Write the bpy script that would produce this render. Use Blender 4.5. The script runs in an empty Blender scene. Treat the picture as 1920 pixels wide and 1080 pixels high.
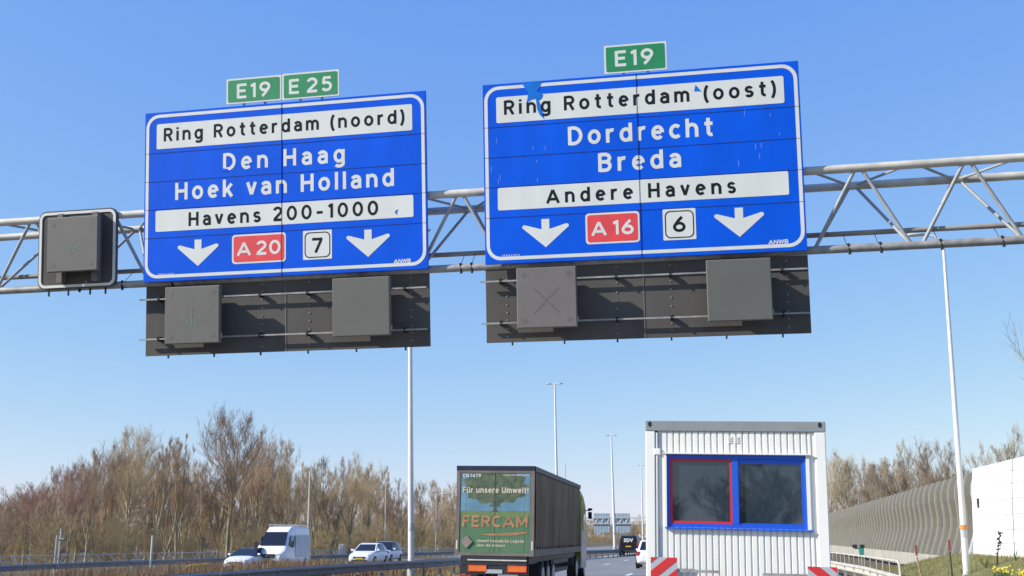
import bpy, bmesh, math, random
from mathutils import Vector, Matrix
S = bpy.context.scene
COL = S.collection
R = math.radians
# ---------------------------------------------------------------- camera, sky, sun, exposure
F, HX, HY, CAMZ = 2000.0, 1330.0, 1007.0, 1.78          # focal (px of a 1920 frame), vanishing point of the road, eye height
PITCH = math.atan((HY - 540) / F)
PSI = math.atan((HX - 960) / math.hypot(F, HY - 540))
cam_d = bpy.data.cameras.new('camera'); cam = bpy.data.objects.new('camera', cam_d); COL.objects.link(cam)
cam.location = (0, 0, CAMZ); cam.rotation_euler = (math.pi / 2 + PITCH, 0, PSI)
cam_d.sensor_width = 36; cam_d.lens = 36 * F / 1920; cam_d.clip_start = 0.1; cam_d.clip_end = 9000
S.camera = cam
SUN_EL, SUN_AZ = R(30.5), R(66)                           # azimuth: to the left of straight behind the camera
sd = Vector((-math.sin(SUN_AZ) * math.cos(SUN_EL), -math.cos(SUN_AZ) * math.cos(SUN_EL), math.sin(SUN_EL)))
w = bpy.data.worlds.new('World'); S.world = w; w.use_nodes = True
wn = w.node_tree.nodes; wl = w.node_tree.links
bg = wn['Background']; sky = wn.new('ShaderNodeTexSky'); sky.sky_type = 'NISHITA'; sky.sun_disc = False
sky.sun_elevation = SUN_EL; sky.sun_rotation = math.atan2(sd.x, sd.y)
sky.altitude = 0; sky.air_density = 1.0; sky.dust_density = 0.2; sky.ozone_density = 3.0
sep = wn.new('ShaderNodeSeparateColor'); com = wn.new('ShaderNodeCombineColor'); wl.new(sky.outputs[0], sep.inputs[0])
for i, (g_, k_) in enumerate(((.85, .84), (.62, 1.27), (.12, 3.65))):      # colour grade of the clear spring sky
    p_ = wn.new('ShaderNodeMath'); p_.operation = 'POWER'; p_.inputs[1].default_value = g_; wl.new(sep.outputs[i], p_.inputs[0])
    q_ = wn.new('ShaderNodeMath'); q_.operation = 'MULTIPLY'; q_.inputs[1].default_value = k_; wl.new(p_.outputs[0], q_.inputs[0]); wl.new(q_.outputs[0], com.inputs[i])
wl.new(com.outputs[0], bg.inputs[0]); bg.inputs[1].default_value = 0.15
ld = bpy.data.lights.new('sun', 'SUN'); ld.energy = 5.0; ld.angle = R(0.5); ld.color = (1, 0.95, 0.87)
sun = bpy.data.objects.new('sun', ld); COL.objects.link(sun); sun.rotation_euler = (-sd).to_track_quat('-Z', 'Y').to_euler()
S.view_settings.view_transform = 'Standard'; S.view_settings.look = 'None'; S.view_settings.gamma = 1
S.view_settings.exposure = 0.45
try: S.view_settings.use_curve_mapping = False
except Exception: pass

# ---------------------------------------------------------------- helpers
_fw = Vector((-math.sin(PSI) * math.cos(PITCH), math.cos(PSI) * math.cos(PITCH), math.sin(PITCH)))
_rt = Vector((math.cos(PSI), math.sin(PSI), 0)); _up = _rt.cross(_fw)
def at(px, py, Y):
    r = _fw * F + _rt * (px - 960) + _up * (540 - py)
    return Vector((0, 0, CAMZ)) + r * (Y / r.y)
def mat(name, rgb, rough=0.6, var=0.12, scale=4.0, metal=0.0, bump=0.0, stretch=(1, 1, 1), rgb2=None, spec=None, ior=None, rnd=0.0):
    m = bpy.data.materials.new(name); m.use_nodes = True
    nt = m.node_tree; N = nt.nodes; L = nt.links; b = N['Principled BSDF']
    b.inputs['Roughness'].default_value = rough; b.inputs['Metallic'].default_value = metal
    if ior: b.inputs['IOR'].default_value = ior
    if spec is not None: b.inputs['Specular IOR Level'].default_value = spec
    tc = N.new('ShaderNodeTexCoord'); mp = N.new('ShaderNodeMapping'); mp.inputs['Scale'].default_value = stretch
    nz = N.new('ShaderNodeTexNoise'); nz.inputs['Scale'].default_value = scale; nz.inputs['Detail'].default_value = 5
    L.new(tc.outputs['Object'], mp.inputs[0]); L.new(mp.outputs[0], nz.inputs['Vector'])
    mr = N.new('ShaderNodeMapRange'); mr.inputs['From Min'].default_value = 0.3; mr.inputs['From Max'].default_value = 0.7
    L.new(nz.outputs['Fac'], mr.inputs['Value'])
    mx = N.new('ShaderNodeMix'); mx.data_type = 'RGBA'
    a = tuple(c * (1 - var) for c in rgb); c2 = rgb2 if rgb2 else tuple(min(1, c * (1 + var)) for c in rgb)
    mx.inputs[6].default_value = (*(rgb if rgb2 else a), 1); mx.inputs[7].default_value = (*c2, 1)
    L.new(mr.outputs[0], mx.inputs[0])
    out = mx.outputs[2]
    if rnd:
        oi = N.new('ShaderNodeObjectInfo'); hs = N.new('ShaderNodeHueSaturation')
        m1 = N.new('ShaderNodeMapRange'); m1.inputs['To Min'].default_value = 1 - rnd; m1.inputs['To Max'].default_value = 1 + rnd
        m2 = N.new('ShaderNodeMapRange'); m2.inputs['To Min'].default_value = 0.49; m2.inputs['To Max'].default_value = 0.513
        L.new(oi.outputs['Random'], m1.inputs['Value']); L.new(oi.outputs['Random'], m2.inputs['Value'])
        L.new(m1.outputs[0], hs.inputs['Value']); L.new(m2.outputs[0], hs.inputs['Hue']); L.new(out, hs.inputs['Color']); out = hs.outputs[0]
    L.new(out, b.inputs['Base Color'])
    if bump:
        bp = N.new('ShaderNodeBump'); bp.inputs['Strength'].default_value = bump; bp.inputs['Distance'].default_value = 0.02
        L.new(nz.outputs['Fac'], bp.inputs['Height']); L.new(bp.outputs[0], b.inputs['Normal'])
    return m
def obj(name, verts, faces, m, parent=None, smooth=False):
    me = bpy.data.meshes.new(name); me.from_pydata([tuple(v) for v in verts], [], faces); me.update()
    if m: me.materials.append(m)
    if smooth: me.polygons.foreach_set('use_smooth', [True] * len(me.polygons))
    o = bpy.data.objects.new(name, me); COL.objects.link(o)
    if parent: o.parent = parent
    return o
class MB:
    def __init__(s): s.v = []; s.f = []
    def add(s, vs, fs):
        k = len(s.v); s.v += [Vector(v) for v in vs]; s.f += [tuple(i + k for i in f) for f in fs]; return s
    def box(s, x0, x1, y0, y1, z0, z1):
        return s.add([(x0,y0,z0),(x1,y0,z0),(x1,y1,z0),(x0,y1,z0),(x0,y0,z1),(x1,y0,z1),(x1,y1,z1),(x0,y1,z1)],
              [(0,3,2,1),(4,5,6,7),(0,1,5,4),(1,2,6,5),(2,3,7,6),(3,0,4,7)])
    def tube(s, pts, rad, n=8, cap=True):
        pts = [Vector(p) for p in pts]
        if not isinstance(rad, (list, tuple)): rad = [rad] * len(pts)
        vs = []; fs = []; ref = None
        for i, p in enumerate(pts):
            d = (pts[min(i + 1, len(pts) - 1)] - pts[max(i - 1, 0)]).normalized()
            if ref is None: ref = Vector((0, 0, 1)) if abs(d.z) < 0.9 else Vector((1, 0, 0))
            a = d.cross(ref).normalized(); b = d.cross(a); ref = -b if abs(d.dot(b)) < 0.9 else ref
            a = d.cross(ref).normalized(); b = d.cross(a)
            for k in range(n):
                t = 2 * math.pi * k / n; vs.append(p + (a * math.cos(t) + b * math.sin(t)) * rad[i])
        for i in range(len(pts) - 1):
            for k in range(n):
                fs.append((i*n+k, i*n+(k+1)%n, (i+1)*n+(k+1)%n, (i+1)*n+k))
        if cap:                                     # end discs on vertices of their own, so the smooth sides stay straight
            m_ = len(vs); e0, e1 = vs[:n], vs[(len(pts)-1)*n:len(pts)*n]; vs = vs + e0 + e1
            fs.append(tuple(range(m_+n-1, m_-1, -1))); fs.append(tuple(range(m_+n, m_+2*n)))
        return s.add(vs, fs)
    def slab(s, poly, y0, y1):                     # polygon in the X-Z plane, thickened along Y (y0 is the front, smaller)
        n = len(poly)
        vs = [(u, y0, v) for u, v in poly] + [(u, y1, v) for u, v in poly]
        fs = [tuple(range(n)), tuple(range(2*n-1, n-1, -1))] + [(i, i+n, (i+1)%n+n, (i+1)%n) for i in range(n)]
        return s.add(vs, fs)
    def loft(s, rings, cap=True):
        n = len(rings[0]); vs = [p for r in rings for p in r]; fs = []
        for i in range(len(rings) - 1):
            for k in range(n): fs.append((i*n+k, i*n+(k+1)%n, (i+1)*n+(k+1)%n, (i+1)*n+k))
        if cap: fs.append(tuple(range(n-1, -1, -1))); fs.append(tuple(range((len(rings)-1)*n, len(rings)*n)))
        return s.add(vs, fs)
    def each(s, name, m, parent=None):             # boxes only: one object per box
        return [obj(name, s.v[8*i:8*i+8], [tuple(k - 8*i for k in f) for f in s.f[6*i:6*i+6]], m, parent) for i in range(len(s.v)//8)]
    def build(s, name, m, parent=None, smooth=False): return obj(name, s.v, s.f, m, parent, smooth)
def tag(o, label=None, cat=None, group=None, kind=None):
    if label: o['label'] = label
    if cat: o['category'] = cat
    if group: o['group'] = group
    if kind: o['kind'] = kind
    return o
def thing(name, label, cat, loc=(0, 0, 0), rot=(0, 0, 0), group=None):
    e = bpy.data.objects.new(name, None); COL.objects.link(e); e.location = loc; e.rotation_euler = rot
    e.empty_display_size = 0.3
    return tag(e, label, cat, group)
def copy_tree(o, parent=None):
    c = o.copy(); COL.objects.link(c); c.parent = parent
    for ch in list(o.children): copy_tree(ch, c)
    return c
def bevel(o, w, seg=2):
    b = o.modifiers.new('bevel', 'BEVEL'); b.width = w; b.segments = seg; b.limit_method = 'ANGLE'; return o
def subsurf(o, n=2):
    b = o.modifiers.new('subsurf', 'SUBSURF'); b.levels = n; b.render_levels = n; return o
def rrect(x0, x1, z0, z1, r, n=6):
    out = []
    for cx, cz, a0 in ((x1-r, z1-r, 0), (x0+r, z1-r, 90), (x0+r, z0+r, 180), (x1-r, z0+r, 270)):
        for k in range(n + 1):
            t = R(a0 + 90 * k / n); out.append((cx + r*math.cos(t), cz + r*math.sin(t)))
    return out[::-1]
def frame_ring(outer, inner, y0, y1):                # ring between two outlines of equal length, thickness y0..y1
    n = len(outer); mb = MB()
    vs = [(u, y0, v) for u, v in outer] + [(u, y0, v) for u, v in inner] + [(u, y1, v) for u, v in outer] + [(u, y1, v) for u, v in inner]
    fs = []
    for i in range(n):
        j = (i + 1) % n
        fs += [(i, j, n+j, n+i), (2*n+j, 2*n+i, 3*n+i, 3*n+j), (j, i, 2*n+i, 2*n+j), (n+i, n+j, 3*n+j, 3*n+i)]
    return mb.add(vs, fs)
# lettering: the built-in font, spaced to a measured width and cap height
def _eval_text(body, size, sp, off):
    cu = bpy.data.curves.new('t', 'FONT'); cu.body = body; cu.size = size; cu.space_character = sp; cu.offset = off; cu.dimensions = '2D'; cu.fill_mode = 'BOTH'; cu.resolution_u = 3
    o = bpy.data.objects.new('t', cu); COL.objects.link(o)
    dg = bpy.context.evaluated_depsgraph_get(); dg.update()
    me = bpy.data.meshes.new_from_object(o.evaluated_get(dg))
    vs = [v.co.copy() for v in me.vertices]; fs = [tuple(p.vertices) for p in me.polygons]
    bpy.data.objects.remove(o); bpy.data.curves.remove(cu); bpy.data.meshes.remove(me)
    return vs, fs
_hv = [v.y for v in _eval_text('H', 1, 1, 0)[0]]; CAPR = max(_hv) - min(_hv)
def lettering(body, x0, x1, z, cap, y, m, parent, name='lettering', bold=0.016, squeeze=False):
    size = cap / CAPR; off = bold * size
    ext = lambda vs: (min(v.x for v in vs), max(v.x for v in vs))
    sp = 1.0
    if len(body) > 1 and not squeeze:
        a = ext(_eval_text(body, size, 1.0, off)[0]); b = ext(_eval_text(body, size, 1.4, off)[0])
        wa, wb = a[1]-a[0], b[1]-b[0]; sp = max(0.85, min(1.9, 1 + 0.4 * ((x1-x0) - wa) / (wb-wa)))
    vs, fs = _eval_text(body, size, sp, off); a, b = ext(vs)
    k = (x1 - x0) / (b - a)
    return obj(name, [((v.x - a) * k + x0, y, v.y + z) for v in vs], fs, m, parent)

# road lettering: single-stroke alphabet (cap height 1) swept to a constant stroke width
def _arc(cx, cy, rx, ry, a0, a1, n=None):
    n = n or max(4, int(abs(a1 - a0) / 15)); return [(cx + rx*math.cos(R(a0+(a1-a0)*k/n)), cy + ry*math.sin(R(a0+(a1-a0)*k/n))) for k in range(n+1)]
_EL = lambda cx, cy, rx, ry: _arc(cx, cy, rx, ry, 0, 360, 28)
_ST = [(.075, 0), (.075, 1)]; _SX = [(.075, 0), (.075, .75)]
GL = {
 ' ': (.22, []), '\u2009': (.03, []), '-': (.45, [[(.03,.42),(.42,.42)]]), '.': (.15, [[(.075,0),(.075,.15)]]), '!': (.15, [[(.075,.28),(.075,1)], [(.075,0),(.075,.15)]]),
 '(': (.24, [_arc(.46,.42,.385,.74,128,232)]), ')': (.24, [_arc(-.22,.42,.385,.74,52,-52)]), '/': (.4, [[(.02,-.05),(.38,1.05)]]),
 'A': (.80, [[(.05,0),(.40,.93)], [(.40,.93),(.75,0)], [(.17,.28),(.63,.28)]]),
 'B': (.62, [_ST, [(.075,.925),(.33,.925)] + _arc(.33,.725,.205,.2,90,-90) + [(.075,.525)], [(.33,.525)] + _arc(.33,.3,.215,.225,90,-90) + [(.075,.075)]]),
 'C': (.62, [_arc(.36,.5,.285,.425,48,312)]),
 'D': (.68, [_ST, [(.075,.925),(.26,.925)] + _arc(.26,.5,.345,.425,90,-90) + [(.075,.075)]]),
 'E': (.55, [_ST, [(.1,.925),(.55,.925)], [(.1,.51),(.50,.51)], [(.1,.075),(.55,.075)]]),
 'F': (.53, [_ST, [(.1,.925),(.53,.925)], [(.1,.51),(.48,.51)]]), 'L': (.5, [_ST, [(.1,.075),(.5,.075)]]),
 'H': (.67, [_ST, [(.595,0),(.595,1)], [(.1,.51),(.57,.51)]]),
 'M': (.78, [_ST, [(.09,.95),(.39,.2)], [(.39,.2),(.69,.95)], [(.705,1),(.705,0)]]),
 'N': (.68, [_ST, [(.09,.95),(.59,.05)], [(.605,0),(.605,1)]]),
 'R': (.62, [_ST, [(.1,.925),(.33,.925)] + _arc(.33,.70,.22,.225,90,-90) + [(.1,.475)], [(.33,.475),(.56,0)]]),
 'S': (.6, [_arc(.3,.71,.215,.215,25,270) + _arc(.3,.285,.225,.21,90,-155)[1:]]),
 'U': (.67, [[(.075,1),(.075,.34)] + _arc(.335,.335,.26,.26,180,360) + [(.595,1)]]),
 'W': (.95, [[(.06,1),(.26,.06)], [(.26,.06),(.475,.95)], [(.475,.95),(.69,.06)], [(.69,.06),(.89,1)]]),
 'a': (.53, [[(.455,0),(.455,.47)] + _arc(.255,.47,.2,.205,0,155), [(.455,.42),(.24,.42)] + _arc(.24,.245,.165,.175,90,270) + [(.30,.075),(.455,.15)]]),
 'b': (.58, [_ST, _EL(.29,.375,.215,.3)]), 'c': (.5, [_arc(.3,.375,.225,.3,45,315)]), 'd': (.58, [_EL(.29,.375,.215,.3), [(.505,0),(.505,1)]]),
 'e': (.56, [[(.12,.385),(.45,.385)], _arc(.29,.375,.215,.3,-2,318)]),
 'f': (.42, [[(.2,0),(.2,.78)] + _arc(.36,.78,.16,.145,180,80), [(.03,.675),(.4,.675)]]),
 'g': (.58, [_EL(.29,.375,.215,.3), [(.505,.75),(.505,-.05)] + _arc(.29,-.06,.215,.15,0,-150)]),
 'h': (.57, [_ST, _arc(.285,.43,.21,.245,180,0) + [(.495,0)]]), 'i': (.15, [_SX, [(.075,.86),(.075,1.01)]]),
 'k': (.54, [_ST, [(.47,.74),(.11,.27)], [(.23,.44),(.49,0)]]), 'l': (.15, [_ST]),
 'm': (.87, [_SX, _arc(.255,.45,.18,.225,180,0) + [(.435,0)], _arc(.615,.45,.18,.225,180,0) + [(.795,0)]]),
 'n': (.57, [_SX, _arc(.285,.43,.21,.245,180,0) + [(.495,0)]]), 'o': (.6, [_EL(.3,.375,.225,.3)]),
 'r': (.38, [_SX, _arc(.29,.42,.215,.255,180,70)]),
 's': (.48, [_arc(.24,.53,.16,.147,22,270) + _arc(.24,.228,.17,.155,90,-158)[1:]]),
 't': (.42, [[(.2,.97)] + _arc(.345,.215,.145,.14,180,285), [(.03,.675),(.4,.675)]]),
 'u': (.57, [[(.075,.75),(.075,.32)] + _arc(.285,.32,.21,.245,180,360), [(.495,0),(.495,.75)]]),
 'v': (.52, [[(.05,.75),(.26,.05)], [(.26,.05),(.47,.75)]]), 'w': (.76, [[(.05,.75),(.21,.05)], [(.21,.05),(.38,.7)], [(.38,.7),(.55,.05)], [(.55,.05),(.71,.75)]]),
 '0': (.66, [_EL(.33,.5,.255,.425)]), '1': (.33, [[(.25,0),(.25,1)], [(.25,.93),(.05,.78)]]),
 '2': (.6, [_arc(.3,.69,.225,.235,165,-32) + [(.09,.12)], [(.03,.075),(.58,.075)]]), '3': (.58, [_arc(.28,.72,.2,.205,150,-90) + _arc(.28,.30,.225,.225,90,-150)[1:]]),
 '4': (.6, [[(.43,0),(.43,1)], [(.43,.95),(.07,.3)], [(.05,.28),(.58,.28)]]),
 '5': (.58, [[(.53,.925),(.12,.925)], [(.16,.925),(.125,.5)], _arc(.29,.335,.235,.26,132,-150)]),
 '6': (.64, [_EL(.32,.32,.245,.245), [(.47,.97),(.27,.72),(.13,.48),(.08,.36)]]), '7': (.55, [[(.03,.925),(.52,.925)], [(.47,.9),(.19,0)]]),
 '8': (.6, [_EL(.3,.72,.2,.205), _EL(.3,.29,.225,.215)]), '9': (.62, [_EL(.31,.68,.235,.245), [(.17,.03),(.36,.28),(.49,.52),(.54,.64)]])}
GL['ü'] = (.57, GL['u'][1] + [[(.15,.86),(.15,1.0)], [(.42,.86),(.42,1.0)]])
def strokes(text, x0, x1, z, cap, y, m, parent, name='lettering', wt=.19, wide=1.12, tight=None):
    ws = [GL[c][0] for c in text]; n = len(text); tot = (x1 - x0) / cap; k = wide
    if tight is not None: k = (tot - tight*(n-1)) / sum(ws)
    sp = (tot - k*sum(ws)) / (n - 1) if n > 1 else 0
    if n > 1 and sp < .12 and tight is None: k = tot / (sum(ws) + .14*(n-1)); sp = .14*k
    if n == 1: k = tot / ws[0]
    mb = MB(); x = 0; lay = 0
    for ch, w_ in zip(text, ws):
        for st in GL[ch][1]:
            p = [Vector((x + u*k, v)) for u, v in st]; p = [q for i, q in enumerate(p) if i == 0 or (q - p[i-1]).length > .012]; closed = (p[0]-p[-1]).length < 1e-4 and len(p) > 4
            if closed: p = p[:-1]
            N_ = len(p); L_, Rr = [], []; lay += 1; yy = y - (lay % 5) * .0003
            for i in range(N_):
                a = p[i-1] if (i or closed) else None; b = p[(i+1) % N_] if (i < N_-1 or closed) else None
                d1 = (p[i]-a).normalized() if a is not None else None; d2 = (b-p[i]).normalized() if b is not None else None
                d = ((d1 or d2) + (d2 or d1)).normalized(); nn = Vector((-d.y, d.x)); f = 1.0
                if d1 and d2: f = 1 / max(.6, math.sqrt(max(.36, (1 + d1.dot(d2))/2)))
                L_.append(p[i] + nn*wt/2*f); Rr.append(p[i] - nn*wt/2*f)
            V = [(x0 + q.x*cap, yy, z + q.y*cap) for q in L_ + Rr]
            mb.add(V, [(i, i+N_, (i+1) % N_ + N_, (i+1) % N_) for i in range(N_ if closed else N_-1)])
        x += w_*k + sp
    return mb.build(name, m, parent)

# ---------------------------------------------------------------- materials
M = {}
M['blue'] = mat('sign_blue', (0.0006, 0.094, 0.66), 0.6, 0.10, 1.6, stretch=(1, 1, 0.4), spec=0.12)
M['bluetorn'] = mat('sign_blue_torn', (0.012, 0.165, 0.60), 0.7, 0.15, 3, spec=0.1)
M['signwhite'] = mat('sign_white', (0.66, 0.67, 0.62), 0.5, 0.05, 2.0, stretch=(1, 1, 0.3))
M['black'] = mat('sign_black', (0.009, 0.014, 0.018), 0.7, 0.1, spec=0.15)
M['green'] = mat('sign_green', (0.008, 0.23, 0.085), 0.5, 0.08)
M['red'] = mat('sign_red', (0.72, 0.055, 0.065), 0.5, 0.08)
M['seam'] = mat('seam_dark', (0.003, 0.012, 0.05), 0.8, 0.1)
M['panelblack'] = mat('backboard_black', (0.08, 0.074, 0.066), 0.85, 0.12, 1.6, stretch=(1, 1, 0.5))
M['housing'] = mat('housing_grey', (0.135, 0.125, 0.115), 0.65, 0.06, 2.5)
M['galv'] = mat('galvanised_steel', (0.50, 0.47, 0.40), 0.6, 0.25, 2.2)
M['galvdark'] = mat('weathered_steel', (0.30, 0.29, 0.27), 0.6, 0.3, 5.0, metal=0.2)
M['brace'] = mat('brace_steel', (0.30, 0.31, 0.31), 0.55, 0.15, 5.0)
M['rust'] = mat('rusty_conduit', (0.24, 0.19, 0.15), 0.7, 0.4, 2.0, rgb2=(0.32, 0.31, 0.29), stretch=(1, 1, 1))
M['rubber'] = mat('rubber_black', (0.012, 0.012, 0.013), 0.8, 0.2)
M['asphalt'] = mat('asphalt', (0.19, 0.195, 0.19), 0.9, 0.12, 0.6, bump=0.1, stretch=(1, 0.15, 1))
M['paint'] = mat('road_paint', (0.7, 0.7, 0.68), 0.7, 0.12, 2)
M['ground'] = mat('verge_ground', (0.085, 0.075, 0.035), 0.95, 0.3, 0.35, rgb2=(0.14, 0.095, 0.055))
M['grass'] = mat('grass_blade', (0.12, 0.125, 0.035), 0.8, 0.3, 0.8, rgb2=(0.24, 0.205, 0.075))
M['weed'] = mat('dry_weed', (0.22, 0.175, 0.09), 0.9, 0.3, 0.35, rgb2=(0.23, 0.125, 0.075))
M['scrub'] = mat('scrub_twig', (0.37, 0.26, 0.15), 0.9, 0.3, 0.15, rgb2=(0.34, 0.28, 0.14))
M['twig'] = mat('twig_brown', (0.40, 0.29, 0.18), 0.9, 0.25, 0.5, rnd=0.16)
M['twigred'] = mat('twig_red_brown', (0.42, 0.27, 0.19), 0.9, 0.25, 0.5, rnd=0.2)
M['bark'] = mat('bark', (0.40, 0.34, 0.22), 0.9, 0.35, 1.5, rgb2=(0.2, 0.175, 0.11), rnd=0.2)
M['polewhite'] = mat('lamp_pole_paint', (0.62, 0.62, 0.6), 0.4, 0.06, 2)
M['lampgrey'] = mat('lamp_head_grey', (0.42, 0.44, 0.45), 0.4, 0.06, 2)
M['carwhite'] = mat('car_white', (0.78, 0.78, 0.79), 0.25, 0.03, 1)
M['carsilver'] = mat('van_side_grey', (0.45, 0.5, 0.56), 0.35, 0.1, 1)
M['glassdark'] = mat('car_glass', (0.015, 0.018, 0.028), 0.06, 0.1)
M['plastic'] = mat('dark_plastic', (0.025, 0.025, 0.028), 0.5, 0.1)
M['lens'] = mat('lamp_lens', (0.55, 0.56, 0.58), 0.15, 0.1)
M['taillens'] = mat('tail_lens', (0.45, 0.02, 0.02), 0.25, 0.1)
M['rim'] = mat('rim_alloy', (0.4, 0.4, 0.42), 0.35, 0.1, metal=0.7)
M['navy'] = mat('van_navy', (0.008, 0.009, 0.022), 0.3, 0.1)
M['plateyellow'] = mat('plate_yellow', (0.6, 0.42, 0.03), 0.5, 0.05)
M['contwhite'] = mat('cabin_white', (0.80, 0.78, 0.71), 0.45, 0.06, 1.6, stretch=(1, 1, 0.3))
M['contgrey'] = mat('cabin_grey_rail', (0.25, 0.265, 0.26), 0.5, 0.08, 2)
M['winblue'] = mat('window_frame_blue', (0.01, 0.095, 0.55), 0.4, 0.05)
M['winred'] = mat('window_frame_red', (0.62, 0.02, 0.035), 0.45, 0.05)
M['pane'] = mat('window_pane', (0.018, 0.034, 0.048), 0.02, 0.15, 1.5, ior=1.8)
M['boardred'] = mat('board_red', (0.6, 0.03, 0.03), 0.4, 0.05)
M['boardsilver'] = mat('board_silver', (0.42, 0.44, 0.46), 0.35, 0.05)
M['concrete'] = mat('concrete', (0.36, 0.34, 0.30), 0.9, 0.2, 1.2, stretch=(1, 1, 0.4))
M['nb_grey'] = mat('barrier_grey', (0.108, 0.098, 0.077), 0.75, 0.08, 0.8)
M['nb_rib'] = mat('barrier_rib', (0.30, 0.285, 0.235), 0.6, 0.1, 2)
M['nb_white'] = mat('barrier_white', (0.84, 0.84, 0.83), 0.5, 0.03, 0.8)
M['nb_line'] = mat('barrier_joint', (0.22, 0.23, 0.25), 0.7, 0.1)
M['curtain'] = mat('trailer_curtain', (0.075, 0.048, 0.024), 0.8, 0.3, 1.3, stretch=(1, 1, 0.3), rgb2=(0.17, 0.12, 0.068))
M['truckframe'] = mat('trailer_frame', (0.17, 0.14, 0.12), 0.6, 0.2, 2)
M['roofnavy'] = mat('trailer_roof_edge', (0.014, 0.018, 0.05), 0.5, 0.2)
M['artsky'] = mat('door_sky', (0.115, 0.24, 0.32), 0.6, 0.25, 1.4)
M['artgrass'] = mat('door_grass', (0.06, 0.165, 0.08), 0.6, 0.2, 1.6, rgb2=(0.10, 0.19, 0.095))
M['artlime'] = mat('door_light_grass', (0.14, 0.21, 0.075), 0.6, 0.2, 1.2)
M['arttree'] = mat('door_tree', (0.035, 0.065, 0.045), 0.6, 0.3, 5.0, rgb2=(0.13, 0.165, 0.085))
M['artcream'] = mat('door_cream_lettering', (0.58, 0.52, 0.38), 0.6, 0.08)
M['artorange'] = mat('door_orange_lettering', (0.38, 0.195, 0.085), 0.6, 0.25)
M['hazard'] = mat('hazard_plate', (0.25, 0.2, 0.17), 0.6, 0.2, 4)
M['markorange'] = mat('marker_orange', (0.75, 0.17, 0.025), 0.45, 0.1)
M['lime'] = mat('cab_lime', (0.12, 0.15, 0.015), 0.4, 0.1)
M['cabgrey'] = mat('cab_lower_grey', (0.3, 0.29, 0.36), 0.35, 0.1)
M['yellow'] = mat('yellow_paint', (0.75, 0.5, 0.04), 0.5, 0.1)
M['teal'] = mat('teal_plastic', (0.02, 0.28, 0.24), 0.5, 0.1)
M['markred'] = mat('stake_red', (0.22, 0.045, 0.035), 0.7, 0.15)
M['stake'] = mat('stake_wood', (0.33, 0.23, 0.13), 0.8, 0.2)
M['orange'] = mat('orange_band', (0.65, 0.25, 0.06), 0.6, 0.1)
M['petal'] = mat('daffodil_yellow', (0.8, 0.66, 0.06), 0.6, 0.15)
M['leaf'] = mat('leaf_green', (0.05, 0.10, 0.025), 0.7, 0.2)
M['led'] = mat('unlit_led', (0.15, 0.30, 0.22), 0.4, 0.15)
M['leddark'] = mat('unlit_led_dark', (0.128, 0.115, 0.106), 0.5, 0.1)
M['farsign'] = mat('far_sign_back', (0.25, 0.36, 0.44), 0.6, 0.15, 0.5)
M['railblue'] = mat('guardrail_steel', (0.20, 0.215, 0.24), 0.45, 0.12, 2.0, metal=0.3)

# ---------------------------------------------------------------- setting: ground, roads
def struct(o, kind='structure'): o['kind'] = kind; return o
def curve(y): return 0.00022 * min(y, 110) ** 2 + (0.045 * (y - 110) if y > 110 else 0)
struct(MB().add([(-3000,-300,-0.3),(3000,-300,-0.3),(3000,6000,-0.3),(-3000,6000,-0.3)], [(0,1,2,3)]).build('ground', M['ground']))
def ribbon(name, xa, xb, z, m, y0, y1, cv=True, step=8):
    vs = []; fs = []; y = y0; n = 0
    while y <= y1:
        c = curve(max(y, 0)) if cv else 0
        vs += [(xa + c, y, z), (xb + c, y, z)]
        if n: fs.append((2*n-2, 2*n-1, 2*n+1, 2*n))
        n += 1; y += step
    return obj(name, vs, fs, m)
struct(ribbon('road', -12.6, 5.4, 0.0, M['asphalt'], -40, 700))
struct(ribbon('opposite_road', -32.2, -19.4, -0.27, M['asphalt'], -40, 700))
struct(ribbon('shoulder', -16.0, 7.6, -0.035, M['ground'], -40, 700))
mk = MB()
for lx in (-8.1, -4.55, -1.0):
    y = -12 + (lx + 9) * 1.0
    while y < 300:
        c0, c1 = curve(max(y, 0)), curve(max(y + 3, 0))
        mk.add([(lx-.09+c0, y, .005), (lx+.09+c0, y, .005), (lx+.09+c1, y+3, .005), (lx-.09+c1, y+3, .005)], [(0,1,2,3)]); y += 12
for lx in (-11.75, 2.6):
    y = -40
    while y < 400:
        c0, c1 = curve(max(y, 0)), curve(max(y + 8, 0))
        mk.add([(lx-.1+c0, y, .005), (lx+.1+c0, y, .005), (lx+.1+c1, y+8, .005), (lx-.1+c1, y+8, .005)], [(0,1,2,3)]); y += 8
struct(mk.build('road_markings', M['paint']))
def sm(t): t = max(0, min(1, t)); return t * t * (3 - 2 * t)
def mound(x, y): return 0.97 * sm((x - 8.0) / 4.4) * sm((69 - y) / 12)
vs = []; fs = []; nx, ny = 30, 50
for j in range(ny):
    for i in range(nx):
        x = 7.2 + 14 * i / (nx-1); y = 14 + 58 * j / (ny-1); vs.append((x, y, mound(x, y) - 0.045 + 0.02*math.sin(x*5+y*3)*sm((x-8)/2)))
for j in range(ny-1):
    for i in range(nx-1):
        a = j*nx+i; fs.append((a, a+1, a+nx+1, a+nx))
struct(obj('verge', vs, fs, mat('verge_grass_soil', (0.11, 0.12, 0.035), 0.95, 0.3, 0.9, rgb2=(0.19, 0.165, 0.06)), smooth=True))

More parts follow.
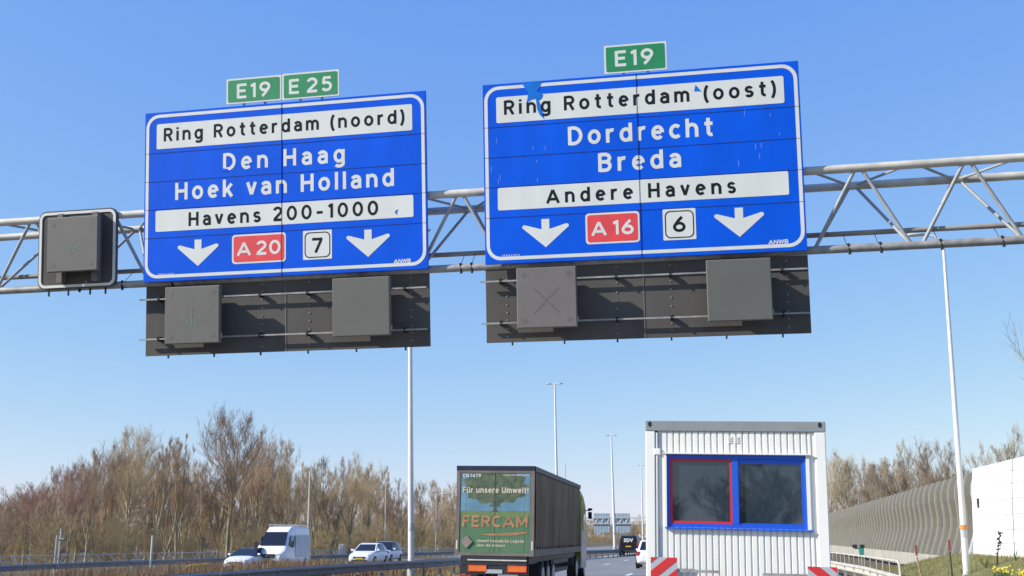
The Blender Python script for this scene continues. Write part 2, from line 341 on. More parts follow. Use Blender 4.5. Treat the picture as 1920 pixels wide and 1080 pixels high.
# grass, weeds: uncountable, one object each
def blades(name, spots, m, hmin, hmax, wd, lean, label, cat):
    rng = random.Random(name); vs = []; fs = []
    for (x, y, z) in spots:
        h = rng.uniform(hmin, hmax); a = rng.uniform(0, math.pi); l = rng.uniform(0, lean) * h; b = rng.uniform(0, 6.283); ww = wd * rng.uniform(.6, 1.4)
        dx, dy = math.cos(a)*ww, math.sin(a)*ww; k = len(vs)
        vs += [(x-dx, y-dy, z), (x+dx, y+dy, z), (x + dx*.6 + l*.45*math.cos(b), y + dy*.6 + l*.45*math.sin(b), z + h*.6), (x - dx*.6 + l*.45*math.cos(b), y - dy*.6 + l*.45*math.sin(b), z + h*.6), (x + l*math.cos(b), y + l*math.sin(b), z + h)]
        fs += [(k, k+1, k+2, k+3), (k+3, k+2, k+4)]
    o = obj(name, vs, fs, m); return tag(o, label, cat, kind='stuff')
rng = random.Random(3)
sp = []
for _ in range(26000):
    x = rng.uniform(8.2, 15); y = rng.uniform(26, 68); sp.append((x, y, mound(x, y) - 0.06))
blades('grass', sp, M['grass'], 0.06, 0.2, 0.008, 0.8, 'short yellowish green grass on the mound before the white wall', 'grass')
sp = []
for _ in range(76000):
    y = rng.uniform(24, 110) if rng.random() < .5 else rng.uniform(24, 48); t = rng.random(); x = -14.6 - 4.4 * t + curve(y)
    if math.sin(x*2.1+y*.37) + math.sin(y*.9+x) + math.sin(y*.31-x*.7) > -.2 or rng.random() < .15: sp.append((x, y, -0.1 if y < 46 else -.35))
blades('weeds', sp, M['weed'], 0.3, 1.15, 0.012, 0.5, 'dry reddish brown weeds growing along the median', 'weeds')
sp = []
for _ in range(9000):
    y = rng.uniform(24, 60); sp.append((rng.uniform(-13.9, -12.4) + curve(y), y, -0.06))
blades('dry_grass', sp, mat('dry_grass_straw', (0.26, 0.2, 0.09), 0.9, 0.3, 0.6), 0.08, 0.3, 0.01, 0.7, 'pale dry grass under the median guardrail', 'grass')
# undergrowth beneath the left-hand trees and the wood that closes the horizon
# ---------------------------------------------------------------- gantry truss
GY, GYAW, GX = 19.0, R(-1.18), -1.0
gan = thing('gantry', 'galvanised tubular lattice gantry spanning the motorway and carrying the blue signs', 'gantry', (GX, GY, 0), (0, 0, GYAW))
YF, YB, YR = 0.25, 0.44, 1.22
ZT, ZTR, ZB = 8.30, 8.28, 6.85
GX0, GX1 = -19.4, 10.4                                        # local x span
for (yy, zz, rr) in ((YF, ZT, .078), (YR, ZTR, .078), (YB, ZB, .075)):
    MB().tube([(GX0, yy, zz), (GX1, yy, zz)], rr, 14).build('chord', M['galv'] if zz > 7 else M['galvdark'], gan, True)
bay = 1.86; x0 = 2.92 - GX
nodes = [x0 + bay * k for k in range(-12, 4)]
for nx_ in nodes:
    for s in (-.5, .5):
        bx = nx_ + s * bay; e = -.1 * s * 2
        MB().tube([(nx_ - e*.6, YF, ZT - .03), (bx + e, YB, ZB + .03)], .034, 8).build('brace', M['brace'], gan, True)
        MB().tube([(nx_ - e*.6, YR, ZTR - .03), (bx + e, YB + .03, ZB + .03)], .030, 8).build('brace', M['brace'], gan, True)
        MB().tube([(nx_ - e*.6, YR - .03, ZTR), (bx + e, YF + .03, ZT)], .026, 8).build('brace', M['brace'], gan, True)
MB().tube([(GX0, .84, 7.24), (GX1, .84, 7.24)], .048, 10).build('conduit', M['rust'], gan, True)
for px in (30, 130, 245, 866, 888, 1604, 1660, 1765, 1870):
    X = (px - 1330) / F * 19.5 - GX
    h = MB().tube([(X - .03, .84, 7.24), (X - .02, .5, 6.93)], .006, 5)
    h.tube([(X + .015, YB - .05, ZB - .12), (X - .005, YB - .05, ZB + .08)], .026, 8); h.build('cable_hanger', M['rubber'], gan)
for sx in (GX0 + .2, GX1 - .2):
    for yy in (-.05, 1.5):
        MB().tube([(sx, yy, 0), (sx, yy, 8.6)], .16, 14).build('post', M['galv'], gan, True)
    cb = MB(); cb.box(sx-.1, sx+.1, -.05, 1.5, 6.6, 6.74); cb.box(sx-.1, sx+.1, -.05, 1.5, 8.04, 8.18); cb.each('cross_beam', M['galv'], gan)

# ---------------------------------------------------------------- direction signs
def arrow(cx, top, parent):
    p = [(-.075,0),(.075,0),(.075,-.195),(.40,-.10),(.44,-.115),(.445,-.155),(0,-.54),(-.445,-.155),(-.44,-.115),(-.40,-.10),(-.075,-.195)]
    MB().slab([(cx+u, top+v) for u, v in p], -.0060, -.0030).build('arrow', M['signwhite'], parent)
def badge(x0, x1, z0, z1, text, tx0, tx1, tz, cap, parent):
    b = MB().slab(rrect(x0, x1, z0, z1, .07), -.0060, -.0030).build('route_badge', M['signwhite'], parent)
    MB().slab(rrect(x0+.035, x1-.035, z0+.035, z1-.035, .05), -.0085, -.0061).build('red_field', M['red'], b)
    strokes(text, tx0, tx1, tz, cap, -.0097, M['signwhite'], b, tight=.19)
def exitbadge(x0, x1, z0, z1, text, tx0, tx1, tz, cap, parent):
    b = MB().slab(rrect(x0, x1, z0, z1, .02), -.0060, -.0030).build('exit_badge', M['signwhite'], parent)
    frame_ring(rrect(x0+.035, x1-.035, z0+.035, z1-.035, .10), rrect(x0+.055, x1-.055, z0+.055, z1-.055, .085), -.0080, -.0061).build('outline', M['black'], b)
    strokes(text, tx0, tx1, tz, cap, -.0075, M['black'], b)
def strip(x0, x1, z0, z1, text, tx0, tx1, tz, cap, parent):
    b = MB().slab(rrect(x0, x1, z0, z1, .035), -.0060, -.0030).build('name_strip', M['signwhite'], parent)
    strokes(text, tx0, tx1, tz, cap, -.0075, M['black'], b); return b
def sign(label, loc, rot, W, H):
    t = thing('direction_sign', label, 'road sign', loc, rot, 'blue motorway direction signs')
    bevel(MB().box(-W/2, W/2, -.002, .055, -H/2, H/2).build('panel', M['blue'], t), .004)
    frame_ring(rrect(-W/2+.03, W/2-.03, -H/2+.07, H/2-.05, .28), rrect(-W/2+.095, W/2-.095, -H/2+.135, H/2-.115, .22), -.0055, -.002).build('border', M['signwhite'], t)
    s = MB()
    for z in (.90, .305, -.275, -.865): s.box(-W/2+.001, W/2-.001, -.0064, -.0022, z-.0042, z+.0042)
    s.box(-.0032, .0032, -.0120, -.0022, .907, H/2-.01); s.box(-.0032, .0032, -.0120, -.0022, -H/2+.01, .893)
    s.build('seam', M['seam'], t)
    b = MB()
    for x in (-W*.4, -W*.15, W*.15, W*.4): b.box(x-.03, x+.03, .056, .10, -H/2+.02, H/2-.05)
    b.each('back_rail', M['galvdark'], t)
    return t
RL = (R(7.15), R(.07), R(-1.24)); RR = (R(6.95), R(.29), R(-1.11))
LL = Vector((-8.131, 19.17, 8.568)); LR = Vector((-1.017, 19.0, 8.555))
t = sign('large blue sign reading Ring Rotterdam (noord), Den Haag and Hoek van Holland', LL, RL, 6.01, 3.52)
strip(-2.74, 2.73, .985, 1.51, 'Ring Rotterdam (noord)', -2.58, 2.57, 1.14, .275, t)
strokes('Den Haag', -1.26, 1.33, .445, .35, -.0045, M['signwhite'], t)
strokes('Hoek van Holland', -2.31, 2.34, -.10, .355, -.0045, M['signwhite'], t)
strip(-2.745, 2.73, -.735, -.30, 'Havens 200-1000', -2.01, 2.01, -.655, .285, t)
arrow(-1.80, -.94, t); arrow(1.80, -.935, t)
badge(-1.06, .09, -1.48, -.89, 'A\u200920', -.95, -.02, -1.315, .275, t)
exitbadge(.45, 1.055, -1.47, -.89, '7', .63, .87, -1.335, .29, t)
strokes('ANWB', 2.32, 2.66, -1.625, .075, -.0045, M['signwhite'], t, tight=.1, wt=.22)
strokes('1998/002', -2.68, -2.33, -1.635, .04, -.0045, M['signwhite'], t)
MB().slab([(2.35,-.64),(2.41,-.68),(2.39,-.63),(2.42,-.57),(2.37,-.59)], -.0105, -.0095).build('torn_patch', M['bluetorn'], t)
MB().slab([(-1.27,.42),(-1.13,.42),(-1.16,.47),(-1.27,.49)], -.0075, -.0065).build('torn_patch', M['blue'], t)
t = sign('large blue sign reading Ring Rotterdam (oost), Dordrecht and Breda with torn foil', LR, RR, 5.93, 3.51)
strip(-2.70, 2.69, .98, 1.49, 'Ring Rotterdam (oost)', -2.545, 2.545, 1.135, .28, t)
strokes('Dordrecht', -1.315, 1.39, .455, .355, -.0045, M['signwhite'], t)
strokes('Breda', -.755, .78, -.095, .355, -.0045, M['signwhite'], t)
strip(-2.70, 2.695, -.725, -.29, 'Andere Havens', -1.76, 1.75, -.64, .275, t)
arrow(-1.79, -.935, t); arrow(1.79, -.915, t)
badge(-1.03, -.02, -1.46, -.875, 'A\u200916', -.92, -.13, -1.30, .27, t)
exitbadge(.41, 1.01, -1.455, -.875, '6', .59, .82, -1.305, .285, t)
strokes('ANWB', 2.29, 2.64, -1.615, .075, -.0045, M['signwhite'], t, tight=.1, wt=.22)
strokes('1998/003', -2.64, -2.30, -1.62, .04, -.0045, M['signwhite'], t)
MB().slab([(-2.19,1.735),(-1.78,1.74),(-1.84,1.63),(-1.90,1.55),(-1.77,1.47),(-1.80,1.40),(-1.86,1.36),(-1.80,1.2),(-1.76,.99),(-1.85,1.08),(-1.90,1.2),(-1.92,1.40),(-2.0,1.39),(-2.11,1.33),(-2.08,1.45),(-2.07,1.54),(-2.13,1.63)], -.0072, -.0061).build('torn_patch', M['bluetorn'], t)
MB().slab([(1.10,1.44),(1.13,1.40),(1.20,1.31),(1.14,1.32),(1.07,1.32),(1.08,1.38)], -.0105, -.0095).build('torn_patch', M['bluetorn'], t)
rng = random.Random(8); sc = MB()
for _ in range(15):
    u, v = rng.choice([-2.7,-1.9,1.9,2.2,2.45,2.8, .5]) + rng.uniform(-.15, .15), rng.uniform(-.25, .85); h = rng.uniform(.03, .13)
    sc.slab([(u, v), (u+.009, v), (u+.009, v+h), (u, v+h)], -.0042, -.0032)
sc.build('scratches', mat('scratch_pale', (0.16, 0.3, 0.66), 0.6), t)
# road number plates standing on the signs' top edges
def eplate(label, base, rot, x0, x1, z0, z1, text, tx0, tx1, tz):
    Mx = Matrix.Translation(base) @ Matrix.Rotation(rot[2],4,'Z') @ Matrix.Rotation(rot[1],4,'Y') @ Matrix.Rotation(rot[0],4,'X')
    cx = (x0+x1)/2; p = Mx @ Vector((cx, 0, z0))
    e = thing('road_number_sign', label, 'road sign', p, rot, 'green road number plates')
    a, b, h = x0-cx, x1-cx, z1-z0
    MB().slab(rrect(a, b, 0, h, .02), 0, .03).build('plate', M['signwhite'], e)
    MB().slab(rrect(a+.035, b-.035, .035, h-.035, .03), -.005, -.0005).build('green_field', M['green'], e)
    strokes(text, tx0-cx, tx1-cx, tz-z0, .30, -.0062, M['signwhite'], e, tight=.25)
    bk = MB(); bk.box(-.25,-.21,.031,.07,-.1,h-.05); bk.box(.21,.25,.031,.07,-.1,h-.05); bk.build('bracket', M['galvdark'], e)
eplate('green E19 plate beside the E25 plate on the left sign', LL, RL, -1.20, -.012, 1.81, 2.335, 'E19', -.97, -.24, 1.915)
eplate('green E25 plate on top of the left sign', LL, RL, .012, 1.22, 1.805, 2.345, 'E\u200925', .16, 1.07, 1.915)
eplate('green E19 plate standing alone on the right sign', LR, RR, -.59, .585, 1.785, 2.335, 'E19', -.385, .34, 1.915)

# ---------------------------------------------------------------- black backboards and lane signals below the signs
def backboard(label, loc, rot, x0, x1, z0, z1, rl, clips):
    t = thing('backboard', label, 'signal board', loc, rot, 'black backboards beneath the signs')
    bevel(MB().box(x0, x1, .20, .235, z0, z1).build('panel', M['panelblack'], t), .004)
    sv = MB(); sv.box(-.012, .012, .192, .2, z0+.002, z1-.002); sv.build('centre_seam', M['housing'], t)
    for z in rl:
        MB().box(x0 - .07, x1 - .02, .05, .09, z - .015, z + .015).build('rail', M['galvdark'], t)
        b = MB()
        for x in clips:
            b.box(x - .02, x + .02, .09, .20, z - .05, z + .05); b.box(x-.012, x+.012, .035, .052, z-.03, z+.05)
        b.build('bracket', M['rubber'], t)
    rv = MB(); rg = random.Random(4)
    for x in (-2.6, -.5, .5, 2.6):
        for k in range(9):
            z = z0 + .12 + k * (z1 - z0 - .2) / 8 + rg.uniform(-.02, .02); rv.box(x-.012, x+.012, .188, .2, z-.012, z+.012)
    rv.build('bolts', M['galvdark'], t)
    st = MB()
    for k in range(6): x = x0 + .5 + k * (x1-x0-1)/5; st.box(x-.015, x+.015, .205, .23, z0-.06, z0)
    st.each('drip_pin', M['rubber'], t)
    return t
CL = (-2.7, -.5, .5, 2.5)
backboard('black backboard hanging beneath the Den Haag sign with two lane signals', LL, RL, -3.05, 2.97, -3.25, -1.812, (-2.11, -2.92), CL)
backboard('black backboard hanging beneath the Dordrecht sign with two lane signals', LR, RR, -3.01, 2.98, -3.235, -1.812, (-2.075, -2.875), CL)
def dots(kind):
    pts = []
    if kind == 'arrow':
        pts += [(0, .17 - .047*k) for k in range(8)] + [(s*.034*k, -.16 + .032*k) for k in range(1, 7) for s in (-1, 1)]
    elif kind == 'cross':
        pts += [(s*.037*k, .037*k) for k in range(-6, 7) for s in (-1, 1)]
    elif kind == 'digits':
        pts += [(-.13+.08*math.cos(a), .02+.12*math.sin(a)) for a in [k*.9 for k in range(7)]] + [(.13+.08*math.cos(a), .02+.12*math.sin(a)) for a in [k*.9 for k in range(7)]]
        pts += [(s*.034*k, -.14 + .03*k) for k in range(0, 5) for s in (-1, 1)]
    return pts
def signal(label, loc, rot, x0, x1, z0, z1, kind, face, name='lane_signal', grp='lane signals on the backboards', y1=.055):
    Mx = Matrix.Translation(loc) @ Matrix.Rotation(rot[2],4,'Z') @ Matrix.Rotation(rot[1],4,'Y') @ Matrix.Rotation(rot[0],4,'X')
    cx = (x0+x1)/2; p = Mx @ Vector((cx, 0, z0))
    t = thing(name, label, 'lane signal', p, rot, grp)
    a, b, h = x0-cx, x1-cx, z1-z0
    bevel(MB().box(a, b, -.262, -.16, 0, h).build('housing', M['housing'], t), .012)
    bevel(MB().box(a+.18, b-.30, -.159, .045, .22, h-.02).build('rear_case', M['rubber'], t), .02)
    bevel(MB().box(a+.012, b-.012, -.270, -.262, .012, h-.012).build('front_plate', face, t), .004)
    hp = MB(); hp.box(b+.0015, b+.02, -.22, -.18, .09, .19); hp.build('latch', M['galvdark'], t)
    if kind:
        d = MB(); zc = h * .45
        for (u, v) in dots(kind):
            d.slab([(u + .014*math.cos(k*1.0472), zc + v + .014*math.sin(k*1.0472)) for k in range(6)][::-1], -.274, -.2702)
        d.build('lamp_dots', M['led'] if kind != 'cross' else M['leddark'], t)
    if kind != 'plain':
        c = MB()
        for (u, v) in ((a+.14, .14), (b-.14, .14), (a+.14, h-.14), (b-.14, h-.14)):
            c.slab([(u + .05*math.cos(k*.628), v + .05*math.sin(k*.628)) for k in range(10)][::-1], -.2725, -.2702)
        c.build('corner_lamp', M['leddark'], t)
    return t
F1 = mat('signal_face', (0.125, 0.12, 0.108), 0.6, 0.06, 3); F2 = mat('signal_face_plain', (0.115, 0.115, 0.10), 0.6, 0.05, 2); F3 = mat('signal_face_warm', (0.15, 0.135, 0.125), 0.6, 0.06, 3)
signal('grey lane signal box with faint green arrow dots under the Den Haag sign', LL, RL, -2.37, -1.195, -3.055, -1.915, 'arrow', F1)
signal('plain grey lane signal box under the 7 badge of the left sign', LL, RL, 1.155, 2.31, -3.03, -1.90, 'plain', F2)
signal('warm grey lane signal box with a faint dark cross under the right sign', LR, RR, -2.32, -1.195, -3.01, -1.885, 'cross', F3)
signal('plain grey lane signal box below the right arrow of the Dordrecht sign', LR, RR, 1.165, 2.305, -3.0, -1.89, 'plain', F2)
# the single matrix sign on the far left of the truss
RM = (R(7.15), R(0), R(-1.24))
Mx = Matrix.Translation(LL) @ Matrix.Rotation(RM[2],4,'Z') @ Matrix.Rotation(RM[0],4,'X')
p = Mx @ Vector((-4.55, .03, -1.80))
t = thing('matrix_sign', 'rounded black matrix sign with white border at the left end of the gantry', 'matrix sign', p, RM)
MB().slab(rrect(-.905, .905, 0, 1.65, .17), .03, .07).build('backboard', M['panelblack'], t)
frame_ring(rrect(-.875, .875, .03, 1.62, .15), rrect(-.82, .82, .085, 1.565, .10), .012, .03).build('border', M['signwhite'], t)
hh = bevel(MB().box(-.46, .69, -.32, -.23, .31, 1.44).build('housing', M['housing'], t), .012)
bevel(MB().box(-.3, .42, -.229, -.14, .5, 1.40).build('rear_case', M['rubber'], t), .02)
bevel(MB().box(-.448, .678, -.328, -.32, .322, 1.428).build('front_plate', F1, t), .004)
d = MB()
for (u, v) in dots('digits'): d.slab([(.115+u + .014*math.cos(k*1.0472), .83 + v + .014*math.sin(k*1.0472)) for k in range(6)][::-1], -.332, -.3282)
d.build('lamp_dots', M['led'], t)
c = MB()
for (u, v) in ((-.32,.46),(.55,.46),(-.32,1.29),(.55,1.29)): c.slab([(u + .05*math.cos(k*.628), v + .05*math.sin(k*.628)) for k in range(10)][::-1], -.3305, -.3282)
c.build('corner_lamp', M['leddark'], t)
br = MB()
for x in (-.3, .5): br.box(x-.06, x+.06, -.14, .028, .12, 1.55)
br.each('mounting_rail', M['housing'], t)
pn = MB()
for x in (-.65, -.2, .3, .65): pn.box(x-.015, x+.015, .035, .06, -.14, 0)
pn.each('drip_pin', M['rubber'], t)

# ---------------------------------------------------------------- lamp columns
def column(label, top, base, r0, r1, heads, hl, grp, name='street_lamp', band=None, armdir=1):
    base = Vector(base); top = Vector(top) - base
    t = thing(name, label, 'street lamp', base, group=grp)
    n = 6; pts = [top * (k / n) for k in range(n + 1)]
    MB().tube(pts, [r0 + (r1 - r0) * k / n for k in range(n + 1)], 12).build('pole', M['polewhite'], t, True)
    MB().tube([(0,0,-.1), (0,0,.4)], r0 * 1.25, 12).build('pole_base', M['lampgrey'], t, True)
    mb = MB().tube([top * .13, top * .13 + Vector((0, 0, .35))], [r0 * .94, r0 * .93], 12); mb.build('collar', M['lampgrey'], t, True)
    for s in heads:
        arm = [top, top + Vector((s*hl*.35, 0, .06)), top + Vector((s*hl*.5, 0, .06))]
        MB().tube(arm, [r1*.8, r1*.6, r1*.5], 8).build('arm', M['polewhite'], t, True)
        ring = lambda x, wd, h: [(top.x + s*x, top.y + wd*math.cos(a), top.z + .07 + h*math.sin(a)) for a in [k*math.pi/4 for k in range(8)]]
        MB().loft([ring(hl*.38, .05, .03), ring(hl*.5, .15, .06), ring(hl*.9, .16, .06), ring(hl, .05, .03)]).build('lamp_head', M['lampgrey'], t, True)
    if band is not None:
        c = at(*band); zz = c.z - base.z; f = zz / top.z
        MB().tube([top*f, top*(f + .012)], [r0*1.12]*2, 12).build('orange_band', M['orange'], t, True)
    return t
G1 = 'tall white lamp columns along the median'
column('tall white lamp column rising from the median behind the left sign', at(768.5, 436, 46), at(771, 1086, 46), .145, .07, (-1, 1), 1.0, G1)
column('double headed lamp column standing directly behind the curtain sided truck', at(1040, 721, 92), at(1047, 1046, 92), .16, .07, (-1, 1), .72, G1)
column('double headed lamp column left of the dark van, beyond the truck', at(1146, 817, 142), at(1153, 1031, 142), .20, .09, (-1, 1), .72, G1)
column('farthest lamp column, just left of the white site cabin', at(1202.5, 873, 210), at(1206, 1025, 210), .19, .09, (-1, 1), .8, G1)
rb = at(1814, 1096, 46); rt_ = at(1769, 462, 46)
t = column('leaning white lamp column with an orange band in front of the noise barrier', rt_, rb, .135, .06, (), 1, None, band=(1807, 992, 46))
tp = rt_ - rb
MB().tube([tp*.985, tp, tp + Vector((-.10,0,.28)), tp + Vector((-.35,0,.47)), tp + Vector((-.75,0,.55))], [.06,.058,.055,.05,.045], 10).build('arm', M['polewhite'], t, True)
ring = lambda x, wd, h: [(tp.x - x, tp.y + wd*math.cos(a), tp.z + .56 + h*math.sin(a)) for a in [k*math.pi/4 for k in range(8)]]
MB().loft([ring(.7,.05,.03), ring(.85,.16,.07), ring(1.3,.17,.07), ring(1.45,.05,.03)]).build('lamp_head', M['lampgrey'], t, True)
G2 = 'small lamp columns along the far left verge'
for (px, tpx, tp_, Y, lab) in ((576, 581, 884, 82, 'slim grey lamp column beside the white van'), (722, 723, 912, 110, 'slim grey lamp column behind the oncoming white cars'), (817, 818, 928, 127, 'small curved arm lamp column left of the truck')):
    b = at(px, 1040, Y); b.z = 0; tt = at(tpx, tp_, Y)
    column(lab, tt, b, .075, .04, (1,) if px == 817 else (), 1.3, G2)
b = at(1060, 1040, 120); b.z = 0
t = thing('antenna_mast', 'thin bare mast showing just above the truck roof', 'mast', b)
MB().tube([(0,0,0), at(1060, 868, 120) - b], [.07, .035], 8).build('mast', M['lampgrey'], t, True)

# ---------------------------------------------------------------- guardrails
def wbeam(path, half=.155, flip=1):                     # W profile swept along a path of (x, y, ztop)
    prof = [(0, 0), (.05, -.03), (.055, -.09), (.0, -.135), (0, -.175), (.055, -.22), (.05, -.28), (0, -.31), (-.02, -.31), (-.02, 0)]
    rings = []
    for i, p in enumerate(path):
        a = Vector(path[min(i+1, len(path)-1)]) - Vector(path[max(i-1, 0)]); nrm = Vector((a.y, -a.x, 0)).normalized() * flip
        rings.append([Vector(p) + nrm * u + Vector((0, 0, v)) for u, v in prof])
    return MB().loft(rings)
def along(path, step):
    out = []; acc = 0
    for i in range(len(path)-1):
        a, b = Vector(path[i]), Vector(path[i+1]); L = (b-a).length; d = acc
        while d < L: out.append(a + (b-a)*(d/L)); d += step
        acc = d - L
    return out
def guardrail(label, path, step, zground=-.3, handrail=None, mat_=None, post_mat=None, flip=1, name='guardrail', group='guardrails'):
    o = Vector((path[0][0], path[0][1], 0)); P = [Vector(p) - o for p in path]
    t = thing(name, label, 'guardrail', o, group=group)
    wbeam(P, flip=flip).build('beam', mat_ or M['railblue'], t)
    pos = along(P, step)[:100]
    for q in pos:
        MB().box(q.x-.05, q.x+.05, q.y-.03, q.y+.03, zground, q.z-.03).build('post', post_mat or M['galvdark'], t)
    return t, P
# median rail with a second, rear beam
def bez(ps, n=6):
    out = []
    for i in range(len(ps)-1):
        p0, p1, p2, p3 = ps[max(i-1,0)], ps[i], ps[i+1], ps[min(i+2,len(ps)-1)]
        for k in range(n):
            t_ = k/n; out.append(0.5*((2*p1)+(p2-p0)*t_+(2*p0-5*p1+4*p2-p3)*t_**2+(3*p1-p0-3*p2+p3)*t_**3))
    return out + [ps[-1]]
mp_ = bez([at(150, 1092, 24.5), at(380, 1075, 30), at(640, 1059, 39), at(860, 1047, 51), at(1000, 1038.5, 72), at(1095, 1032.5, 92), at(1165, 1030, 106), at(1215, 1026, 132)])
t, P_ = guardrail('dark steel guardrail curving along the median left of the truck', mp_, 2.0)
wbeam([p + Vector((-.55, 0, 0)) for p in P_], flip=-1).build('rear_beam', M['railblue'], t)
sp_ = MB()
for q in along(P_, 2.0): sp_.box(q.x-.52, q.x-.03, q.y-.04, q.y+.04, q.z-.2, q.z-.12)
sp_.build('spacers', M['galvdark'], t)
# far left rail with handrail and slanting brackets
lp = bez([at(-140, 1066, 41), at(0, 1060, 48), at(150, 1054, 55), at(300, 1049, 63), at(440, 1045, 72), at(600, 1040.5, 86), at(740, 1037, 103), at(860, 1033, 130), at(960, 1028, 170)], 5)
t, P_ = guardrail('long guardrail with a handrail on slanting brackets below the bare trees', lp, 2.4, name='guardrail')
MB().tube([p + Vector((-.25, 0, .38)) for p in P_], .028, 6).build('handrail', M['galv'], t)
for q in along(P_, 1.25)[:100]:
    MB().add([q + Vector((-.03, 0, .0)), q + Vector((-.03, .09, .0)), q + Vector((-.25, -.16, .38)), q + Vector((-.25, -.25, .38)), q + Vector((-.06, 0, .0)), q + Vector((-.06, .09, .0)), q + Vector((-.28, -.16, .38)), q + Vector((-.28, -.25, .38))],
        [(0,1,2,3),(7,6,5,4),(0,4,5,1),(1,5,6,2),(2,6,7,3),(3,7,4,0)]).build('bracket', M['galv'], t)
# right: low guardrail and a pale handrail
rp = [at(1740, 1100, 28), at(1680, 1077, 33), at(1620, 1062, 43), at(1555, 1051, 53), at(1500, 1041, 75), at(1460, 1033, 105)]
guardrail('pale guardrail emerging low from behind the right side of the site cabin', rp, 2.5, mat_=M['galv'], flip=-1)
hp_ = [at(1681, 1052, 46), at(1640, 1046, 52.5), at(1555, 1035.5, 72), at(1480, 1024, 110)]
o = Vector((hp_[0].x, hp_[0].y, 0)); t = thing('handrail', 'pale metal handrail with an end post before the ribbed noise barrier', 'handrail', o)
hq = [p - o for p in hp_]; e0 = hq[0]
MB().tube([Vector((.05, -.35, 0)), Vector((.04, -.32, e0.z-.12)), Vector((.0, -.2, e0.z)), *hq], .045, 8).build('top_rail', M['galv'], t, True)
for q in along(hq, 2.0)[1:60]:
    MB().tube([(q.x, q.y, -.06), (q.x, q.y, q.z)], .03, 6).build('post', M['galvdark'], t)

# ---------------------------------------------------------------- noise barriers on the right
PROF = [(-.55, .78), (-.42, 1.2), (-.22, 1.75), (-.05, 2.35), (-.02, 2.9), (-.06, 3.4), (-.1, 3.85), (-.06, 4.3), (.06, 4.7), (.22, 5.02)]
NY = 57.0
def nbx(y): return 13.15 + max(0, y - NY) * .031 + max(0, y - 115) * .006
nb = thing('noise_barrier', 'long grey brown noise barrier with pale curved ribs', 'noise barrier', (13.15, NY, 0))
o = Vector((13.15, NY, 0))
ys = [NY + .3 + 6*k for k in range(34)]
def swept(prof, ys, off=0.0, th=.12):
    rings = []
    for y in ys:
        x = nbx(y) if y > NY else 13.15 + (NY-y)*0.012
        rings.append([Vector((x + u + off, y, v)) - o for u, v in prof] + [Vector((x + u + off + th, y, v)) - o for u, v in prof[::-1]])
    return MB().loft(rings)
swept(PROF, ys).build('panel', M['nb_grey'], nb, False)
y = NY + .6; k = 0
while y < 186 and k < 92:
    x = nbx(y); wd = .05
    rr = [[Vector((x+u-.10, y+s, v)) - o for u, v in PROF] + [Vector((x+u-.001, y+s, v)) - o for u, v in PROF[::-1]] for s in (-wd, wd)]
    MB().loft(rr).build('rib', M['nb_rib'], nb); y += 2.15; k += 1
cb = MB(); rings = []
for y in ys: x = nbx(y); rings.append([Vector((x-.62, y, -.06))-o, Vector((x-.62, y, .77))-o, Vector((x-.2, y, .775))-o, Vector((x-.2, y, -.06))-o])
cb.loft(rings).build('concrete_base', M['concrete'], nb)
MB().loft([[Vector((13.15+u-.14, yy, v))-o for u, v in PROF] + [Vector((13.15+u+.3, yy, v))-o for u, v in PROF[::-1]] for yy in (NY, NY+.28)]).build('end_post', M['lampgrey'], nb)
PW = [(-.50, .6), (-.44, 1.25), (-.39, 2.0), (-.35, 2.7), (-.31, 3.4), (-.25, 4.1), (-.18, 4.7), (-.12, 5.08)]
wb = thing('noise_barrier', 'smooth white noise barrier wall beside the ribbed grey barrier', 'noise barrier', (13.15, NY, 0))
wys = [NY-.1, 52, 48, 43.8, 40, 36, 32, 28, 24]
swept(PW, wys, th=.2).build('panel', M['nb_white'], wb)
def lerp_prof(z):
    for (u0, v0), (u1, v1) in zip(PW, PW[1:]):
        if v0 <= z <= v1: return u0 + (u1-u0)*(z-v0)/(v1-v0)
    return PW[-1][0]
for z in (1.5, 2.1, 2.75, 3.4, 4.05, 4.6):
    rr = []
    for y in wys[:]: x = 13.15 + (NY-y)*0.012 + lerp_prof(z); rr.append([Vector((x-.008, y-.02, z-.014))-o, Vector((x-.008, y-.02, z+.014))-o, Vector((x+.03, y-.02, z+.014))-o, Vector((x+.03, y-.02, z-.014))-o])
    MB().loft(rr).build('seam', M['nb_line'], wb)
for yy in (49.9, 43.6, 37.4, 31.2):
    x = 13.15 + (NY-yy)*0.012
    MB().loft([[Vector((x+u-.03, yy+s, v))-o for u, v in PW] + [Vector((x+u+.02, yy+s, v))-o for u, v in PW[::-1]] for s in (-.035, .035)]).build('joint', M['nb_line'], wb)
x = 13.15 + (NY-55.7)*.012 + lerp_prof(3.3); bx = MB().box(x-.03-o.x, x+.02-o.x, 55.5-o.y, 55.85-o.y, 3.15, 3.6); bx.build('slot', M['plastic'], wb)

